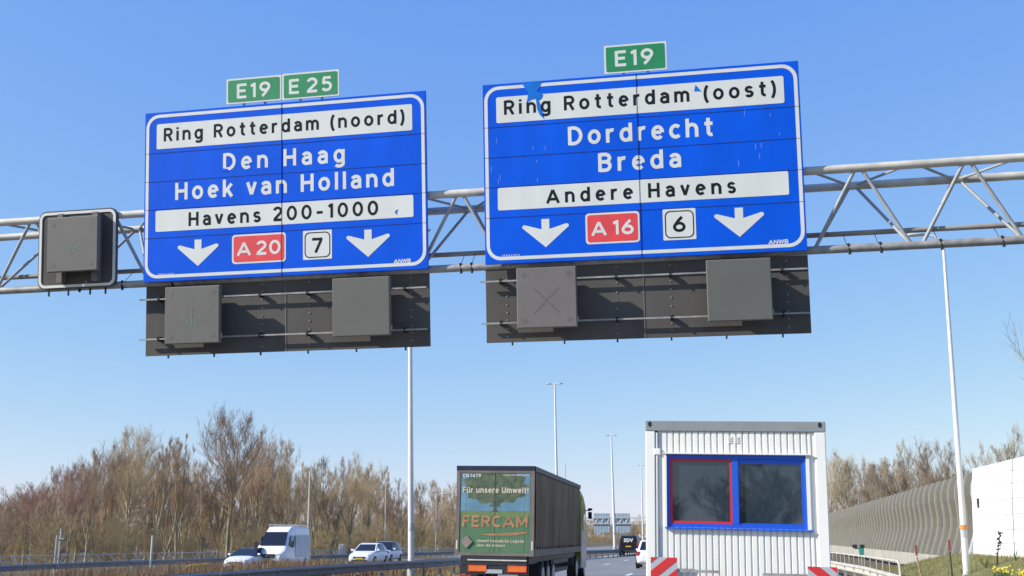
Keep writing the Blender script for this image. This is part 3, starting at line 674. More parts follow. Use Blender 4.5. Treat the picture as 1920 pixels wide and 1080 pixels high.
# ---------------------------------------------------------------- trees
def tree_meshes(seed, H=10.0, stems=1, spread=.40, up=.55, dens=1.0, twig=.013, low=.22, last=4, fork=.2, lean=(.15, .5)):
    rg = random.Random(seed); T = MB(); Cn = MB()
    def perp(d):
        v = Vector((rg.uniform(-1,1), rg.uniform(-1,1), rg.uniform(-1,1))); v -= d * v.dot(d); return v.normalized()
    def grow(p, d, L, r, lvl, upw):
        n = 4 if lvl == 1 else (3 if lvl == 2 else 2)
        if lvl >= last: n = 1
        pts = [p]; q = p.copy(); dd = d.copy()
        for k in range(n):
            dd = (dd + perp(dd) * rg.uniform(.03, .2) + Vector((0,0,1)) * upw * .22).normalized()
            q = q + dd * (L / n); pts.append(q.copy())
        rr = [max(twig*.55, r * (1 - .75 * k / n)) for k in range(n + 1)]
        Cn.tube(pts, rr, 4 if lvl <= 2 else 3, cap=False)
        if lvl >= last: return
        cnt = {1: 8, 2: 6, 3: 4}[lvl] * dens; cnt = int(cnt + rg.random())
        for i in range(cnt):
            f = rg.uniform(.25, 1.0); j = min(int(f * n), n - 1); b = pts[j].lerp(pts[j+1], f * n - j)
            ax = (pts[j+1] - pts[j]).normalized(); c = (ax * rg.uniform(.5, 1.1) + perp(ax) * rg.uniform(.35, .65) + Vector((0,0,.5*upw))).normalized()
            grow(b, c, L * rg.uniform(.38, .68), max(twig, r * .42), lvl + 1, upw)
    r0 = .0155 * H
    base = [Vector((0,0,-.1))]; q = Vector((0,0,0)); dd = Vector((0,0,1)); nb0 = max(1, int(fork * 10))
    for k in range(nb0):
        dd = (dd + perp(dd) * rg.uniform(0, .08)).normalized(); q = q + dd * (fork*H / nb0); base.append(q.copy())
    T.tube(base, [r0 * (1.25 if i == 0 else 1 - .25*i/nb0) for i in range(nb0 + 1)], 7, cap=False)
    az0 = rg.uniform(0, 6.28)
    for s in range(stems):
        a = az0 + 6.283 * s / stems + rg.uniform(-.4, .4); tl = rg.uniform(*lean) if stems > 1 else 0
        if stems > 3 and s == 0: tl *= .3
        d = Vector((math.cos(a)*tl, math.sin(a)*tl, 1)).normalized()
        Hs = H * (1 - fork) * (1.0 - .45 * tl) * rg.uniform(.86, 1.0); rs = r0 * .75 / (stems ** .38)
        n = 7; q = base[-1].copy(); pts = [q.copy()]; dd = d
        for k in range(n):
            dd = (dd + perp(dd) * rg.uniform(.02, .16) + Vector((0,0,.05))).normalized(); q = q + dd * (Hs / n); pts.append(q.copy())
        rr = [rs * (1 - .92 * (k / n) ** .85) + .006 for k in range(n + 1)]
        T.tube(pts, rr, 6, cap=False)
        nb_ = int((22 if stems == 1 else 44 / stems + 3) * (dens if last == 4 else .75))
        for i in range(nb_):
            f = low + (1 - low) * ((i + rg.random()) / nb_); f = min(f, .99); j = min(int(f*n), n-1); b = pts[j].lerp(pts[j+1], f*n-j)
            ax = (pts[j+1] - pts[j]).normalized(); az = rg.uniform(0, 6.28); el = up + rg.uniform(-.25, .25)
            c = (Vector((math.cos(az)*math.cos(el), math.sin(az)*math.cos(el), math.sin(el))) + ax*.25).normalized()
            Lb = H * spread * (.25 + .75 * math.sin(math.pi * min(1, .25 + .72 * f)) ** .8) * rg.uniform(.6, 1.15)
            grow(b, c, Lb, max(.013, rr[j] * .5), 1, up)
    def me(name, mb, m):
        x = bpy.data.meshes.new(name); x.from_pydata([tuple(v) for v in mb.v], [], mb.f); x.update(); x.materials.append(m); return x
    return me('trunk', T, M['bark']), me('crown', Cn, M['twig'])
PROTO = {
 'broad': [tree_meshes(s, stems=4, fork=.2, lean=(.2, .55), spread=.24, up=.75, dens=.82, twig=.0065, low=.12) for s in (11, 12, 13)],
 'multi': [tree_meshes(s, stems=6, fork=.03, lean=(.12, .5), spread=.2, up=.8, dens=.82, twig=.0065, low=.15) for s in (21, 22)],
 'upright': [tree_meshes(s, stems=6, fork=.04, lean=(.06, .2), spread=.15, up=1.0, dens=.82, twig=.0065, low=.25) for s in (31, 32)],
 'bush': [tree_meshes(s, stems=5, fork=.01, lean=(.15, .7), spread=.28, up=.6, twig=.011, low=.02, last=3) for s in (51, 52, 53)],
 'far': [tree_meshes(s, stems=4, fork=.15, lean=(.2, .5), spread=.26, up=.7, twig=.011, low=.1, last=3) for s in (61, 62)],
 'oak': [tree_meshes(41, stems=3, fork=.3, lean=(.05, .22), spread=.27, up=.62, dens=.85, twig=.006, low=.0)],
}
import numpy as np
def forest(name, places, kinds, m, label, cat, trunks=True):     # an uncountable wood: many crowns in one mesh
    rg = random.Random(name); V = []; Fc = []; k = 0
    src = {}
    for kd in kinds:
        for pr in PROTO[kd]:
            for me in (pr if trunks else pr[1:]):
                a = np.empty(len(me.vertices)*3); me.vertices.foreach_get('co', a); b = np.empty(len(me.loops), dtype=np.int32); me.loops.foreach_get('vertex_index', b)
                src.setdefault(pr[1].name, []).append((a.reshape(-1, 3), b))
    keys = list(src)
    for (x, y, z, h, wd) in places:
        c, s_ = math.cos(rg.uniform(0, 6.28)), 0; a = rg.uniform(0, 6.28); c, s_ = math.cos(a), math.sin(a); sc = h / 10.0
        for (co, ix) in src[rg.choice(keys)]:
            p = co * (sc*wd, sc*wd, sc); q = np.stack([p[:,0]*c - p[:,1]*s_ + x, p[:,0]*s_ + p[:,1]*c + y, p[:,2] + z], 1)
            V.append(q); Fc.append(ix + k); k += len(q)
    V = np.concatenate(V); Fc = np.concatenate(Fc).astype(np.int32); nf = len(Fc) // 4
    me = bpy.data.meshes.new(name); me.vertices.add(len(V)); me.vertices.foreach_set('co', V.ravel()); me.loops.add(len(Fc)); me.loops.foreach_set('vertex_index', Fc)
    me.polygons.add(nf); me.polygons.foreach_set('loop_start', np.arange(nf, dtype=np.int32)*4); me.update(calc_edges=True); me.validate(); me.materials.append(m)
    o = bpy.data.objects.new(name, me); COL.objects.link(o); return tag(o, label, cat, kind='stuff')
struct(MB().add([(-84, 20, -.35), (-84, 700, -.35), (-92, 700, 4.2), (-92, 20, 3.2), (-130, 20, 3.4), (-130, 700, 4.4)], [(0, 3, 2, 1), (3, 4, 5, 2)]).build('embankment', M['ground']))
rng = random.Random(12)
sx_ = lambda y: 0.00012*min(y, 200)**2
forest('woodland', [(-66 - 16*rng.random(), y_, -.3, rng.uniform(5.5, 8.0), 1.3) for y_ in [62 + 330*(k/95)**1.3 for k in range(95)]] + [(-62 - 18*rng.random(), 58 + 330*(k/150)**1.2, -.3, rng.uniform(3.0, 5.0), 1.6) for k in range(150)], ['bush', 'far'], mat('woodland_brown', (0.36, 0.26, 0.16), 0.95, 0.3, 0.06, rgb2=(0.33, 0.28, 0.16)), 'brown mass of woodland deep behind the bare trees', 'woodland')
pl = []
for k in range(330):
    y_ = 40 + 260*(k/240)**1.5; pl.append((-36.5 - rng.random()**1.4*24 + sx_(y_), y_, -.3, rng.uniform(1.5, 4.2), rng.uniform(1.0, 1.6)))
forest('undergrowth', pl, ['bush'], M['scrub'], 'tangled brown undergrowth beneath the bare trees on the left', 'undergrowth', False)
pl = []
for k in range(110):
    y_ = 64 + 240*(k/110)**1.3; pl.append((19 + .03*y_ + 12*rng.random(), y_, -.3, rng.uniform(4.0, 6.4), 1.3))
forest('hedge_scrub', pl, ['bush', 'far'], mat('scrub_grey', (0.30, 0.235, 0.15), 0.9, 0.3, 0.15, rgb2=(0.29, 0.25, 0.14)), 'brown scrub filling the space behind the ribbed noise barrier', 'undergrowth')
pl = [(rng.uniform(-330, 140), rng.uniform(560, 700), -.3, rng.uniform(8, 13), 1.8) for k in range(150)]
forest('roadside_wood', [(rng.uniform(-45, 60), -52 - 12*rng.random(), -.3, rng.uniform(5, 9), 1.7) for k in range(46)], ['bush', 'far'], M['scrub'], 'bare wood across the road behind the viewer, mirrored in the cabin window', 'woodland')
forest('distant_wood', pl, ['far', 'bush'], mat('distant_wood_brown', (0.30, 0.225, 0.15), 0.95, 0.2, 0.02, rgb2=(0.25, 0.21, 0.15)), 'distant strip of brown woodland closing off the motorway', 'woodland')
M['twiggrey'] = mat('twig_grey', (0.34, 0.275, 0.19), 0.9, 0.25, 0.5, rnd=0.15)
def tree(px, top, lat, kind, label, group, red=False, wide=1.0, rz=None):
    Y = lat / at(px, HY, 1).x; H = at(px, top, Y).z + .3
    rg = random.Random(px * 7 + int(lat)); tm, cm = rg.choice(PROTO[kind])
    t = thing('bare_tree', label, 'tree', (lat, Y, -.3), (0, 0, rg.uniform(0, 6.28) if rz is None else rz), group)
    s = (H / 10.0) / (1.0 if kind != 'multi' else .98); t.scale = (s*wide, s*wide, s)
    for nm, me in (('trunk', tm), ('crown', cm)):
        o = bpy.data.objects.new(nm, me); COL.objects.link(o); o.parent = t
        if nm == 'crown' and lat > 0:
            o.material_slots[0].link = 'OBJECT'; o.material_slots[0].material = M['twiggrey']
        if nm == 'crown' and red:
            o.material_slots[0].link = 'OBJECT'; o.material_slots[0].material = M['twigred']
    return t
GT = 'bare trees along the left verge'
front = [(5,932,'broad',1,'low reddish bare tree at the far left edge'), (48,908,'broad',1,'small sparse bare tree second from the left edge'), (88,876,'multi',1,'reddish many stemmed bare tree, left of the slim double posts'),
 (128,866,'broad',1,'leaning grey bare tree over the slim double posts'), (165,850,'broad',0,'spreading bare tree right of the slim double posts'), (205,832,'broad',0,'wide bare tree right of the leaning grey tree'), (240,822,'oak',0,'tall olive brown bare tree, left of the upright pair'),
 (292,816,'upright',0,'tall narrow many stemmed tree, left one of the upright pair'), (332,812,'upright',0,'tall narrow many stemmed tree, right one of the upright pair'), (428,792,'oak',0,'tallest bare tree with a clear pointed crown above the small white car'),
 (478,806,'broad',0,'large spreading bare tree behind the white van'), (510,826,'multi',0,'brown bare tree whose crown rises over the white van roof'), (548,850,'broad',0,'bare tree just left of the slim lamp column near the van'), (585,862,'upright',0,'narrow bare tree right above the slim lamp column near the van'),
 (622,856,'multi',0,'rounded bare tree between the van and the oncoming white cars'), (655,854,'broad',0,'bare tree behind the oncoming white cars, left one'), (690,868,'broad',0,'bare tree directly above the oncoming white cars'), (722,884,'upright',0,'narrow bare tree between the oncoming white cars and the tall column'),
 (752,898,'multi',0,'low bare tree just left of the tall median column'), (790,903,'broad',0,'bare tree just right of the tall median column'), (822,900,'multi',0,'bare tree above the small curved arm lamp'), (850,908,'broad',0,'bare tree half hidden by the rear of the truck')]
for i, (px, top, kind, red, lab) in enumerate(front):
    tree(px, top, -41 - (i % 3) * 1.6 if px != 428 else -39.5, kind, lab, GT, bool(red), rz=.6 if px == 428 else None)
prof = [(-60,940),(0,932),(60,900),(120,868),(220,835),(300,822),(340,822),(390,862),(430,845),(480,830),(540,860),(600,872),(660,870),(700,886),(760,912),(900,918),(1010,940)]
def topat(px):
    for (a, b), (c, d_) in zip(prof, prof[1:]):
        if a <= px <= c: return b + (d_-b)*(px-a)/(c-a)
    return 930
rg = random.Random(77); px = -30
while px < 900:
    tree(int(px), topat(px) + rg.uniform(6, 26), -48 - rg.uniform(0, 4), rg.choice(['broad','multi','multi']), 'bare brown tree standing in the second rank of the left wood', 'second rank of bare trees on the left', px < 200); px += rg.uniform(24, 36)
px = -40
while px < 960:
    tree(int(px), topat(px) + rg.uniform(25, 60), -58 - rg.uniform(0, 6), rg.choice(['broad','multi','upright']), 'bare tree deep inside the left wood behind other trees', 'bare trees deep in the left wood', px < 150); px += rg.uniform(22, 34)
GTR = 'bare trees behind the noise barrier'
for i, (px, top, kind, lab) in enumerate([(1558,842,'broad','grey bare tree just right of the site cabin roof'),(1588,846,'broad','slender bare tree second from the cabin above the ribbed barrier'),(1618,866,'multi','low bare tree above the ribbed barrier, third from the cabin'),
 (1650,858,'multi','bushy bare tree above the middle of the ribbed barrier'),(1682,846,'broad','bare tree left of the highest crown above the ribbed barrier'),(1712,824,'multi','bare tree with the highest rounded crown above the ribbed barrier'),(1748,824,'broad','broad bare tree between the highest crown and the leaning column'),
 (1782,838,'multi','bare tree directly behind the leaning lamp column'),(1822,852,'broad','low bare tree above the near end of the ribbed barrier'),(1882,832,'multi','bare tree rising above the white barrier wall'),(1922,812,'broad','tall bare tree above the white wall at the right edge')]):
    tree(px, top, 24 + (i % 3) * 2.0, kind, lab, GTR)
rg = random.Random(5); px = 1545
while px < 1840:
    tree(int(px), 880 - 18*math.sin((px-1560)/280*3.1) + rg.uniform(0, 18), 31 + rg.uniform(0, 4), rg.choice(['multi','broad']), 'bare tree in the second row behind the ribbed noise barrier', 'second row of trees behind the noise barrier'); px += rg.uniform(20, 30)
tree(2085, 575, 17.6, 'oak', 'overhanging bare tree whose twig tips enter at the right edge', 'near tree on the right')
rg = random.Random(9)
for k in range(26):
    Y = rg.uniform(450, 560); px = 1075 + k * 5.4 + rg.uniform(-2, 2); lat = at(px, HY, Y).x
    tm, cm = rg.choice(PROTO['broad'] + PROTO['multi'])
    t = thing('bare_tree', 'small distant bare tree beyond the far gantry', 'tree', (lat, Y, -.06), (0,0,rg.uniform(0,6)), 'distant trees at the end of the road'); s = rg.uniform(.75, 1.15) * (1.12 if k % 7 == 2 else .82); t.scale = (s*1.2, s*1.2, s)
    for nm, me in (('trunk', tm), ('crown', cm)): o_ = bpy.data.objects.new(nm, me); COL.objects.link(o_); o_.parent = t

# ---------------------------------------------------------------- vehicles
def wheel(parent, x, y, r=.32, w_=.2, side=1):
    t = MB().tube([(x - w_/2, y, r), (x + w_/2, y, r)], r, 20).build('wheel', M['rubber'], parent)
    MB().tube([(x + side*(w_/2 + .002), y, r), (x + side*(w_/2 + .02), y, r)], r*.66, 16).build('rim', M['rim'], t)
def inset(a, b, c, d, k, off):                          # a glazing sheet a little inside and proud of a face
    a, b, c, d = map(Vector, (a, b, c, d)); m = (a+b+c+d)/4; n = (b-a).cross(d-a).normalized() * off
    q = [m + (p-m)*k + n for p in (a, b, c, d)]; q2 = [p - n*.6 for p in q]
    return MB().add(q + q2, [(0,1,2,3),(7,6,5,4),(0,4,5,1),(1,5,6,2),(2,6,7,3),(3,7,4,0)])
def car(label, loc, rz, paint, grp, W=.89, H=1.5, roofpaint=None):
    t = thing('car', label, 'car', loc, (0, 0, rz), grp)
    st = [(-2.15,.36,.62,.62),(-2.08,.24,.72,.76),(-1.7,.2,.86,.86),(-1.0,.2,.97,.88),(0,.2,1.0,.89),(1.2,.2,1.01,.88),(1.8,.22,1.0,.85),(2.08,.3,.94,.76),(2.15,.42,.84,.66)]
    k = W/.89; rings = []
    for y, zb, zt, hw in st:
        hw *= k; h = zt-zb
        half = [(hw*.82, zb), (hw*.97, zb+.12*h), (hw, zb+.45*h), (hw*.98, zb+.78*h), (hw*.88, zt-.02), (hw*.5, zt+.015)]
        rings.append([(u, y, v) for u, v in half] + [(-u, y, v) for u, v in half[::-1]])
    subsurf(MB().loft(rings).build('body', paint, t, True), 2)
    g = [(-1.05,.93,.95,.80*k,.80*k),(-.2,.95,H-.07,.84*k,.62*k),(.35,.95,H,.85*k,.64*k),(1.15,.95,H-.04,.84*k,.62*k),(1.95,.95,.99,.78*k,.76*k)]
    rr = [[(-wb,y,zb),(-wt,y,zt),(wt,y,zt),(wb,y,zb)] for y, zb, zt, wb, wt in g]
    bevel(MB().loft(rr).build('cabin', roofpaint or paint, t), .05, 3)
    inset(rr[0][1], rr[0][2], rr[1][2], rr[1][1], .90, .012).build('windscreen', M['glassdark'], t)
    inset(rr[4][2], rr[4][1], rr[3][1], rr[3][2], .84, .012).build('rear_window', M['glassdark'], t)
    for s in (1, 2):
        i = (1, 2) if s == 1 else (2, 3)
        for sgn in (-1, 1):
            q = [rr[i[0]][3 if sgn > 0 else 0], rr[i[1]][3 if sgn > 0 else 0], rr[i[1]][2 if sgn > 0 else 1], rr[i[0]][2 if sgn > 0 else 1]]
            if sgn < 0: q = [q[1], q[0], q[3], q[2]]
            inset(*q, .82, .012).build('side_window', M['glassdark'], t)
    for s in (-1, 1):
        subsurf(MB().loft([[(s*k*.56 + u*.9, y, v) for u, v in ((-.14,.64),(.14,.68),(.16,.78),(-.1,.72))] for y in (-2.12, -1.72)]).build('headlight', M['lens'], t, True), 1)
        bevel(MB().box(s*k*.70-.1, s*k*.70+.1, 2.0, 2.12, .72, .95).build('tail_light', M['taillens'], t), .03)
        m_ = MB(); m_.box(s*(.93*k)-.09, s*(.93*k)+.09, -.85, -.7, .98, 1.11); subsurf(bevel(m_.build('mirror', paint, t), .03), 1)
        for y in (-1.32, 1.3): wheel(t, s*(.80*k), y, .32, .2, s)
    bevel(MB().box(-.42*k, .42*k, -2.17, -2.08, .5, .62).build('grille', M['plastic'], t), .02)
    bevel(MB().box(-.55*k, .55*k, -2.165, -2.08, .28, .42).build('air_intake', M['plastic'], t), .02)
    MB().box(-.26, .26, -2.182, -2.172, .44, .55).build('number_plate', M['plateyellow'], t)
    MB().box(-.26, .26, 2.16, 2.17, .58, .69).build('number_plate', M['plateyellow'], t)
    return t
GC = 'white cars coming the other way'
car('oncoming white car with dark windows at the left of the white van', (-27.6, 63, -.27), R(2), M['carwhite'], GC, H=1.42, roofpaint=M['glassdark'])
car('front oncoming white car of the pair between van and tall lamp column', (-23.2, 73, -.12), R(0), M['carwhite'], GC)
car('white car with dark roof half hidden behind the oncoming white car', (-25.0, 83, -.15), R(0), M['carwhite'], GC, H=1.62, roofpaint=M['glassdark'])
c = at(1224, 1061, 66)
car('white car driving away, half hidden by the left edge of the site cabin', (c.x, 66, 0), R(180), M['carwhite'], 'cars ahead', H=1.6)
# high roofed white van
v = thing('van', 'white high roofed delivery van with roof rack coming towards the camera', 'van', (-26.7, 66, -.2), (0, 0, R(4)))
st = [(-2.95,.42,.80,.80,.80),(-2.86,.34,1.02,.92,.88),(-2.4,.3,1.22,.98,.86),(-2.0,.3,1.42,1.0,.86),(-1.15,.3,2.30,1.0,.76),(-.55,.3,2.60,1.0,.78),(0,.3,2.64,1.0,.82),(2.8,.3,2.62,1.0,.82),(2.93,.36,2.5,.96,.8)]
rings = []
for y, zb, zt, hw, tw in st:
    zm = min(zt-.06, 1.3); half = [(hw*.9, zb), (hw, zb+.15), (hw, (zb+zm)/2), (hw*.985, zm), (tw+(hw*.985-tw)*.12, zt-.13 if zt > 1.6 else zt-.03), (tw*.9, zt)]
    rings.append([(u, y, w_) for u, w_ in half] + [(-u, y, w_) for u, w_ in half[::-1]])
bevel(MB().loft(rings).build('body', M['carwhite'], v), .04, 3)
inset((-.86,-2.0,1.45),(.86,-2.0,1.45),(.74,-1.17,2.28),(-.74,-1.17,2.28), .95, .05).build('windscreen', M['glassdark'], v)
for s in (-1, 1):
    q = [(s*.995,-1.75,1.42),(s*.995,-.75,1.42),(s*.88,-.75,2.1),(s*.90,-1.2,2.1)]
    if s < 0: q = [q[1], q[0], q[3], q[2]]
    inset(*q, .9, .03).build('side_window', M['glassdark'], v)
    bevel(MB().box(s*.72-.17, s*.72+.17, -2.93, -2.6, .82, 1.02).build('headlight', M['lens'], v), .04)
    bevel(MB().box(s*1.16-.1, s*1.16+.1, -1.75, -1.6, 1.35, 1.75).build('mirror', M['plastic'], v), .03)
    for y in (-1.9, 1.8): wheel(v, s*.88, y, .35, .24, s)
gr_ = bevel(MB().box(-.5,.5,-2.99,-2.85,.72,.98).build('grille', M['plastic'], v), .04)
MB().slab([(.07*math.cos(k*.5236), .86+.07*math.sin(k*.5236)) for k in range(12)][::-1], -3.005, -2.991).build('badge', M['rim'], gr_)
bevel(MB().box(-.8,.8,-2.97,-2.86,.40,.56).build('bumper', M['plastic'], v), .03)
MB().box(-.26,.26,-2.985,-2.972,.57,.68).build('number_plate', M['plateyellow'], v)
rk = MB()
for y in (-.3, .8, 1.9, 2.7): rk.box(-.85,.85,y-.03,y+.03,2.70,2.76); rk.box(-.84,-.80,y-.03,y+.03,2.58,2.70); rk.box(.80,.84,y-.03,y+.03,2.58,2.70)
for x in (-.85,.85): rk.box(x-.025,x+.025,-.3,2.75,2.762,2.80)
rk.build('roof_rack', M['galvdark'], v)
MB().box(1.003, 1.012, -.5, 2.7, .75, 2.1).build('side_panel', M['carsilver'], v)
# dark van ahead
c = at(1178.5, 1040, 106)
dv = thing('van', 'dark navy van with white lettering on its rear window driving away', 'van', (c.x, 106, -.03), (0, 0, R(-1)))
st = [(0,.45,1.75,.86,.72),(.08,.36,1.9,.95,.76),(.6,.34,1.98,.97,.80),(3.0,.34,1.98,.97,.80),(3.7,.34,1.80,.97,.76),(4.3,.34,1.15,.95,.86),(4.9,.4,.95,.82,.75)]
rings = []
for y, zb, zt, hw, tw in st:
    zm = min(zt-.08, 1.05); half = [(hw*.92, zb), (hw, zb+.15), (hw, (zb+zm)/2), (hw*.99, zm), (tw, zt-.05), (tw*.8, zt)]
    rings.append([(u, y, w_) for u, w_ in half] + [(-u, y, w_) for u, w_ in half[::-1]])
bevel(MB().loft(rings).build('body', M['navy'], dv), .03, 2)
rw = bevel(MB().slab([(-.78,1.05),(.78,1.05),(.68,1.78),(-.68,1.78)], -.02, .03).build('rear_window', M['glassdark'], dv), .01)
lettering('SDV', -.42, .48, 1.36, .30, -.026, M['signwhite'], dv, bold=.05)
MB().box(-.27,.27,-.025,-.012,.88,.99).build('number_plate', M['plateyellow'], dv)
bevel(MB().box(-.9,.9,-.08,.1,.36,.58).build('bumper', M['plastic'], dv), .03)
for s in (-1, 1):
    bevel(MB().box(s*.84-.06, s*.84+.06, -.01, .1, .9, 1.3).build('tail_light', M['taillens'], dv), .02)
    bevel(MB().box(s*1.08-.08, s*1.08+.08, 3.45, 3.6, 1.1, 1.35).build('mirror', M['plastic'], dv), .02)
    for y in (.85, 4.0): wheel(dv, s*.85, y, .33, .22, s)
c = at(1196, 1028, 190)
car('dark car far ahead between the dark van and the site cabin', (c.x, 190, -.03), R(180), M['navy'], 'cars ahead')

# ---------------------------------------------------------------- curtain sided truck
TY = 34.3
a = at(857, 1000, TY); b = at(1007, 1000, TY); tx = (a.x + b.x) / 2
tr = thing('truck', 'curtain sided semi trailer truck with a green tree advert on its rear doors', 'truck', (tx - 3.0*math.sin(R(.9)) - .055, TY, 0), (0, R(.9), R(.35)))
TW = 1.275; L_ = 13.2
MB().box(-TW+.02, TW-.02, .06, L_, 1.22, 3.93).build('trailer_body', M['curtain'], tr)
# curtain folds on both sides
for s in (-1, 1):
    n = 150; outer = []
    for i in range(n+1):
        y = .2 + (L_-.3) * i / n; d_ = .018*math.sin(y*9.0) + .010*math.sin(y*23+1) ; outer.append((y, TW + .004 + d_))
    vs = []; fs = []
    for i, (y, x) in enumerate(outer): vs += [(s*x, y, 1.42), (s*(x+.01*math.sin(y*4)), y, 2.6), (s*(TW+.004), y, 3.84)]
    for i in range(n):
        for j in range(2):
            q = (i*3+j, (i+1)*3+j, (i+1)*3+j+1, i*3+j+1); fs.append(q if s > 0 else q[::-1])
    cu = obj('curtain', vs, fs, M['curtain'], tr, True)
    st_ = MB()
    for k in range(22):
        y = .5 + k*.58; st_.box(s*(TW+.03)-.008, s*(TW+.03)+.008, y-.03, y+.03, 1.24, 1.5)
    st_.build('strap', M['rubber'], cu)
    MB().box(s*(TW+.005)-.03, s*(TW+.005)+.03, .04, L_, 1.20, 1.41).build('side_rail', M['truckframe'], tr)
    MB().box(s*(TW-.02)-.03, s*(TW-.02)+.055, .04, L_, 3.86, 4.02).build('roof_edge', M['roofnavy'], tr)
    gd = MB()
    for z in (.55, .85): gd.box(s*(TW-.06)-.02, s*(TW-.06)+.02, 4.4, 9.2, z, z+.14)
    gd.build('side_guard', M['plastic'], tr)
MB().box(-TW-.01, TW+.01, -.035, .06, 3.88, 4.025).build('roof_header', M['roofnavy'], tr)
MB().box(-TW+.06, TW-.06, .06, L_, 3.94, 4.01).build('roof', M['galvdark'], tr)
fr = MB(); fr.box(-TW, -TW+.12, -.03, .05, 1.2, 3.879); fr.box(TW-.12, TW, -.03, .05, 1.2, 3.879); fr.box(-TW+.12, TW-.12, -.028, .05, 3.80, 3.879); fr.box(-TW+.12, TW-.12, -.028, .05, 1.2, 1.29)
fr.build('rear_frame', M['truckframe'], tr)
ux = lambda cx: (cx - 180) / 288.9 - TW           # from crop pixels to metres across the rear
uz = lambda cy: 4.02 - (cy - 88) / 288.9
for s in (-1, 1):
    dr = MB().box(min(s*.008, s*(TW-.125)), max(s*.008, s*(TW-.125)), -.012, .05, 1.292, 3.798).build('door', M['artgrass'], tr)
    MB().box(min(s*.010, s*(TW-.135)), max(s*.010, s*(TW-.135)), -.015, -.0122, uz(500), 3.79).build('printed_sky', M['artsky'], dr)
    x0_, x1_ = (min(s*.010, s*(TW-.135)), max(s*.010, s*(TW-.135)))
    MB().slab([(x0_, uz(500)-.003), (x1_, uz(500)-.003), (x1_, uz(545)), ((x0_+x1_)/2, uz(560)), (x0_, uz(540))], -.015, -.0122).build('printed_meadow', M['artlime'], dr)
    pts = []
    for k in range(64):
        t_ = k / 63 * math.pi; rad = 1 + .07*math.sin(k*.62 + s) + .055*abs(math.sin(k*.95 + .4)) + .025*math.sin(k*2.3 + s)
        u = math.sin(t_) * 1.0 * rad; w_ = math.cos(t_); zc = uz(285); zz = zc + (w_ * .60 * rad if w_ > 0 else w_ * .50 * rad)
        pts.append((s*max(.012, min(u, TW-.16)), min(zz, 3.785)))
    pts = [(s*.012, uz(135)+.0)] + pts[1:-1] + [(s*.22, uz(455)), (s*.06, uz(462)), (s*.06, uz(490)), (s*.13, uz(504)), (s*.012, uz(506))]
    if s < 0: pts = pts[::-1]
    MB().slab(pts, -.0178, -.0152).build('printed_tree', M['arttree'], dr)
    rods = MB()
    for x in (s*.16, s*.95): rods.tube([(x, -.0125, 1.25), (x, -.0125, 3.85)], .0065, 8)
    rods.build('lock_rod', M['truckframe'], dr)
lt = lambda txt, a0, a1, yb, yt, m_, wt=.2: strokes(txt, ux(a0), ux(a1), uz(yb), (yb-yt)/288.9, -.0215, m_, tr, wt=wt, tight=.17)
lt('CN 1479', 240, 410, 193, 162, M['signwhite']); lt('www.fercam.com', 622, 865, 178, 162, M['signwhite'], .16)
lt('Für unsere Umwelt!', 240, 860, 335, 283, M['artcream'], .21); lt('FERCAM', 242, 856, 645, 542, M['artorange'], .21)
lt('Umweltfreundliche Logistik', 385, 825, 783, 757, M['artcream'], .19); lt('über die Schiene', 385, 650, 822, 798, M['artcream'], .19)
sw = MB(); pu = []; pl = []
for k in range(15):
    t_ = k/14; x = ux(430 + 425*t_); pu.append((x, uz(712 - 14*math.sin(t_*2.4)+ 10*t_*0 - 18*t_**3))); pl.append((x, uz(716 + 10*math.sin(t_*3.14) - 20*t_**3)))
sw.slab(pl + pu[::-1], -.0205, -.018); sw.build('swoosh', M['artorange'], tr)
cx_, cz_ = ux(287), uz(780); MB().slab([(cx_-.2, cz_), (cx_, cz_-.2), (cx_+.2, cz_), (cx_, cz_+.2)], -.05, -.03).build('hazard_plate', M['hazard'], tr)
for x in (195, 900): MB().box(ux(x)-.022, ux(x)+.022, -.036, -.031, uz(848), uz(768)).build('reflector_strip', M['signwhite'], tr)
ch = MB(); ch.box(-1.1, 1.1, .1, L_-.5, .95, 1.19); ch.box(-1.05, 1.05, -.02, .12, .92, 1.19); ch.build('chassis', M['plastic'], tr)
bevel(MB().box(ux(300), ux(852), -.05, .05, 1.04, 1.085).build('bumper_strip', M['galv'], tr), .008)
bevel(MB().box(-1.15, 1.15, -.01, .1, .42, .55).build('bumper', M['plastic'], tr), .02)
lb = MB(); lb.box(-1.1, 1.1, .0, .1, .63, .91); lb.build('lamp_board', M['plastic'], tr)
for x0_, x1_ in ((305, 480), (672, 852)):
    mp2 = MB().box(ux(x0_), ux(x1_), -.02, -.003, uz(1046), uz(986)).build('marker_plate', M['markorange'], tr)
    frame_ring([(ux(x0_), uz(986)), (ux(x1_), uz(986)), (ux(x1_), uz(1046)), (ux(x0_), uz(1046))], [(ux(x0_)+.02, uz(986)-.02), (ux(x1_)-.02, uz(986)-.02), (ux(x1_)-.02, uz(1046)+.02), (ux(x0_)+.02, uz(1046)+.02)], -.024, -.0205).build('red_edge', M['boardred'], mp2)
for s in (-1, 1): bevel(MB().box(s*.92-.2, s*.92+.2, -.03, -.012, .44, .6).build('tail_light', M['taillens'], tr), .01)
MB().box(-.27, .27, -.018, -.003, .66, .78).build('number_plate', M['boardsilver'], tr)
for y in (2.2, 3.5, 4.8):
    for s in (-1, 1): wheel(tr, s*1.05, y, .5, .38, s)
mf = MB()
for s in (-1, 1): mf.box(s*1.03-.22, s*1.03+.22, 1.45, 1.48, .3, .95)
mf.each('mud_flap', M['rubber'], tr)
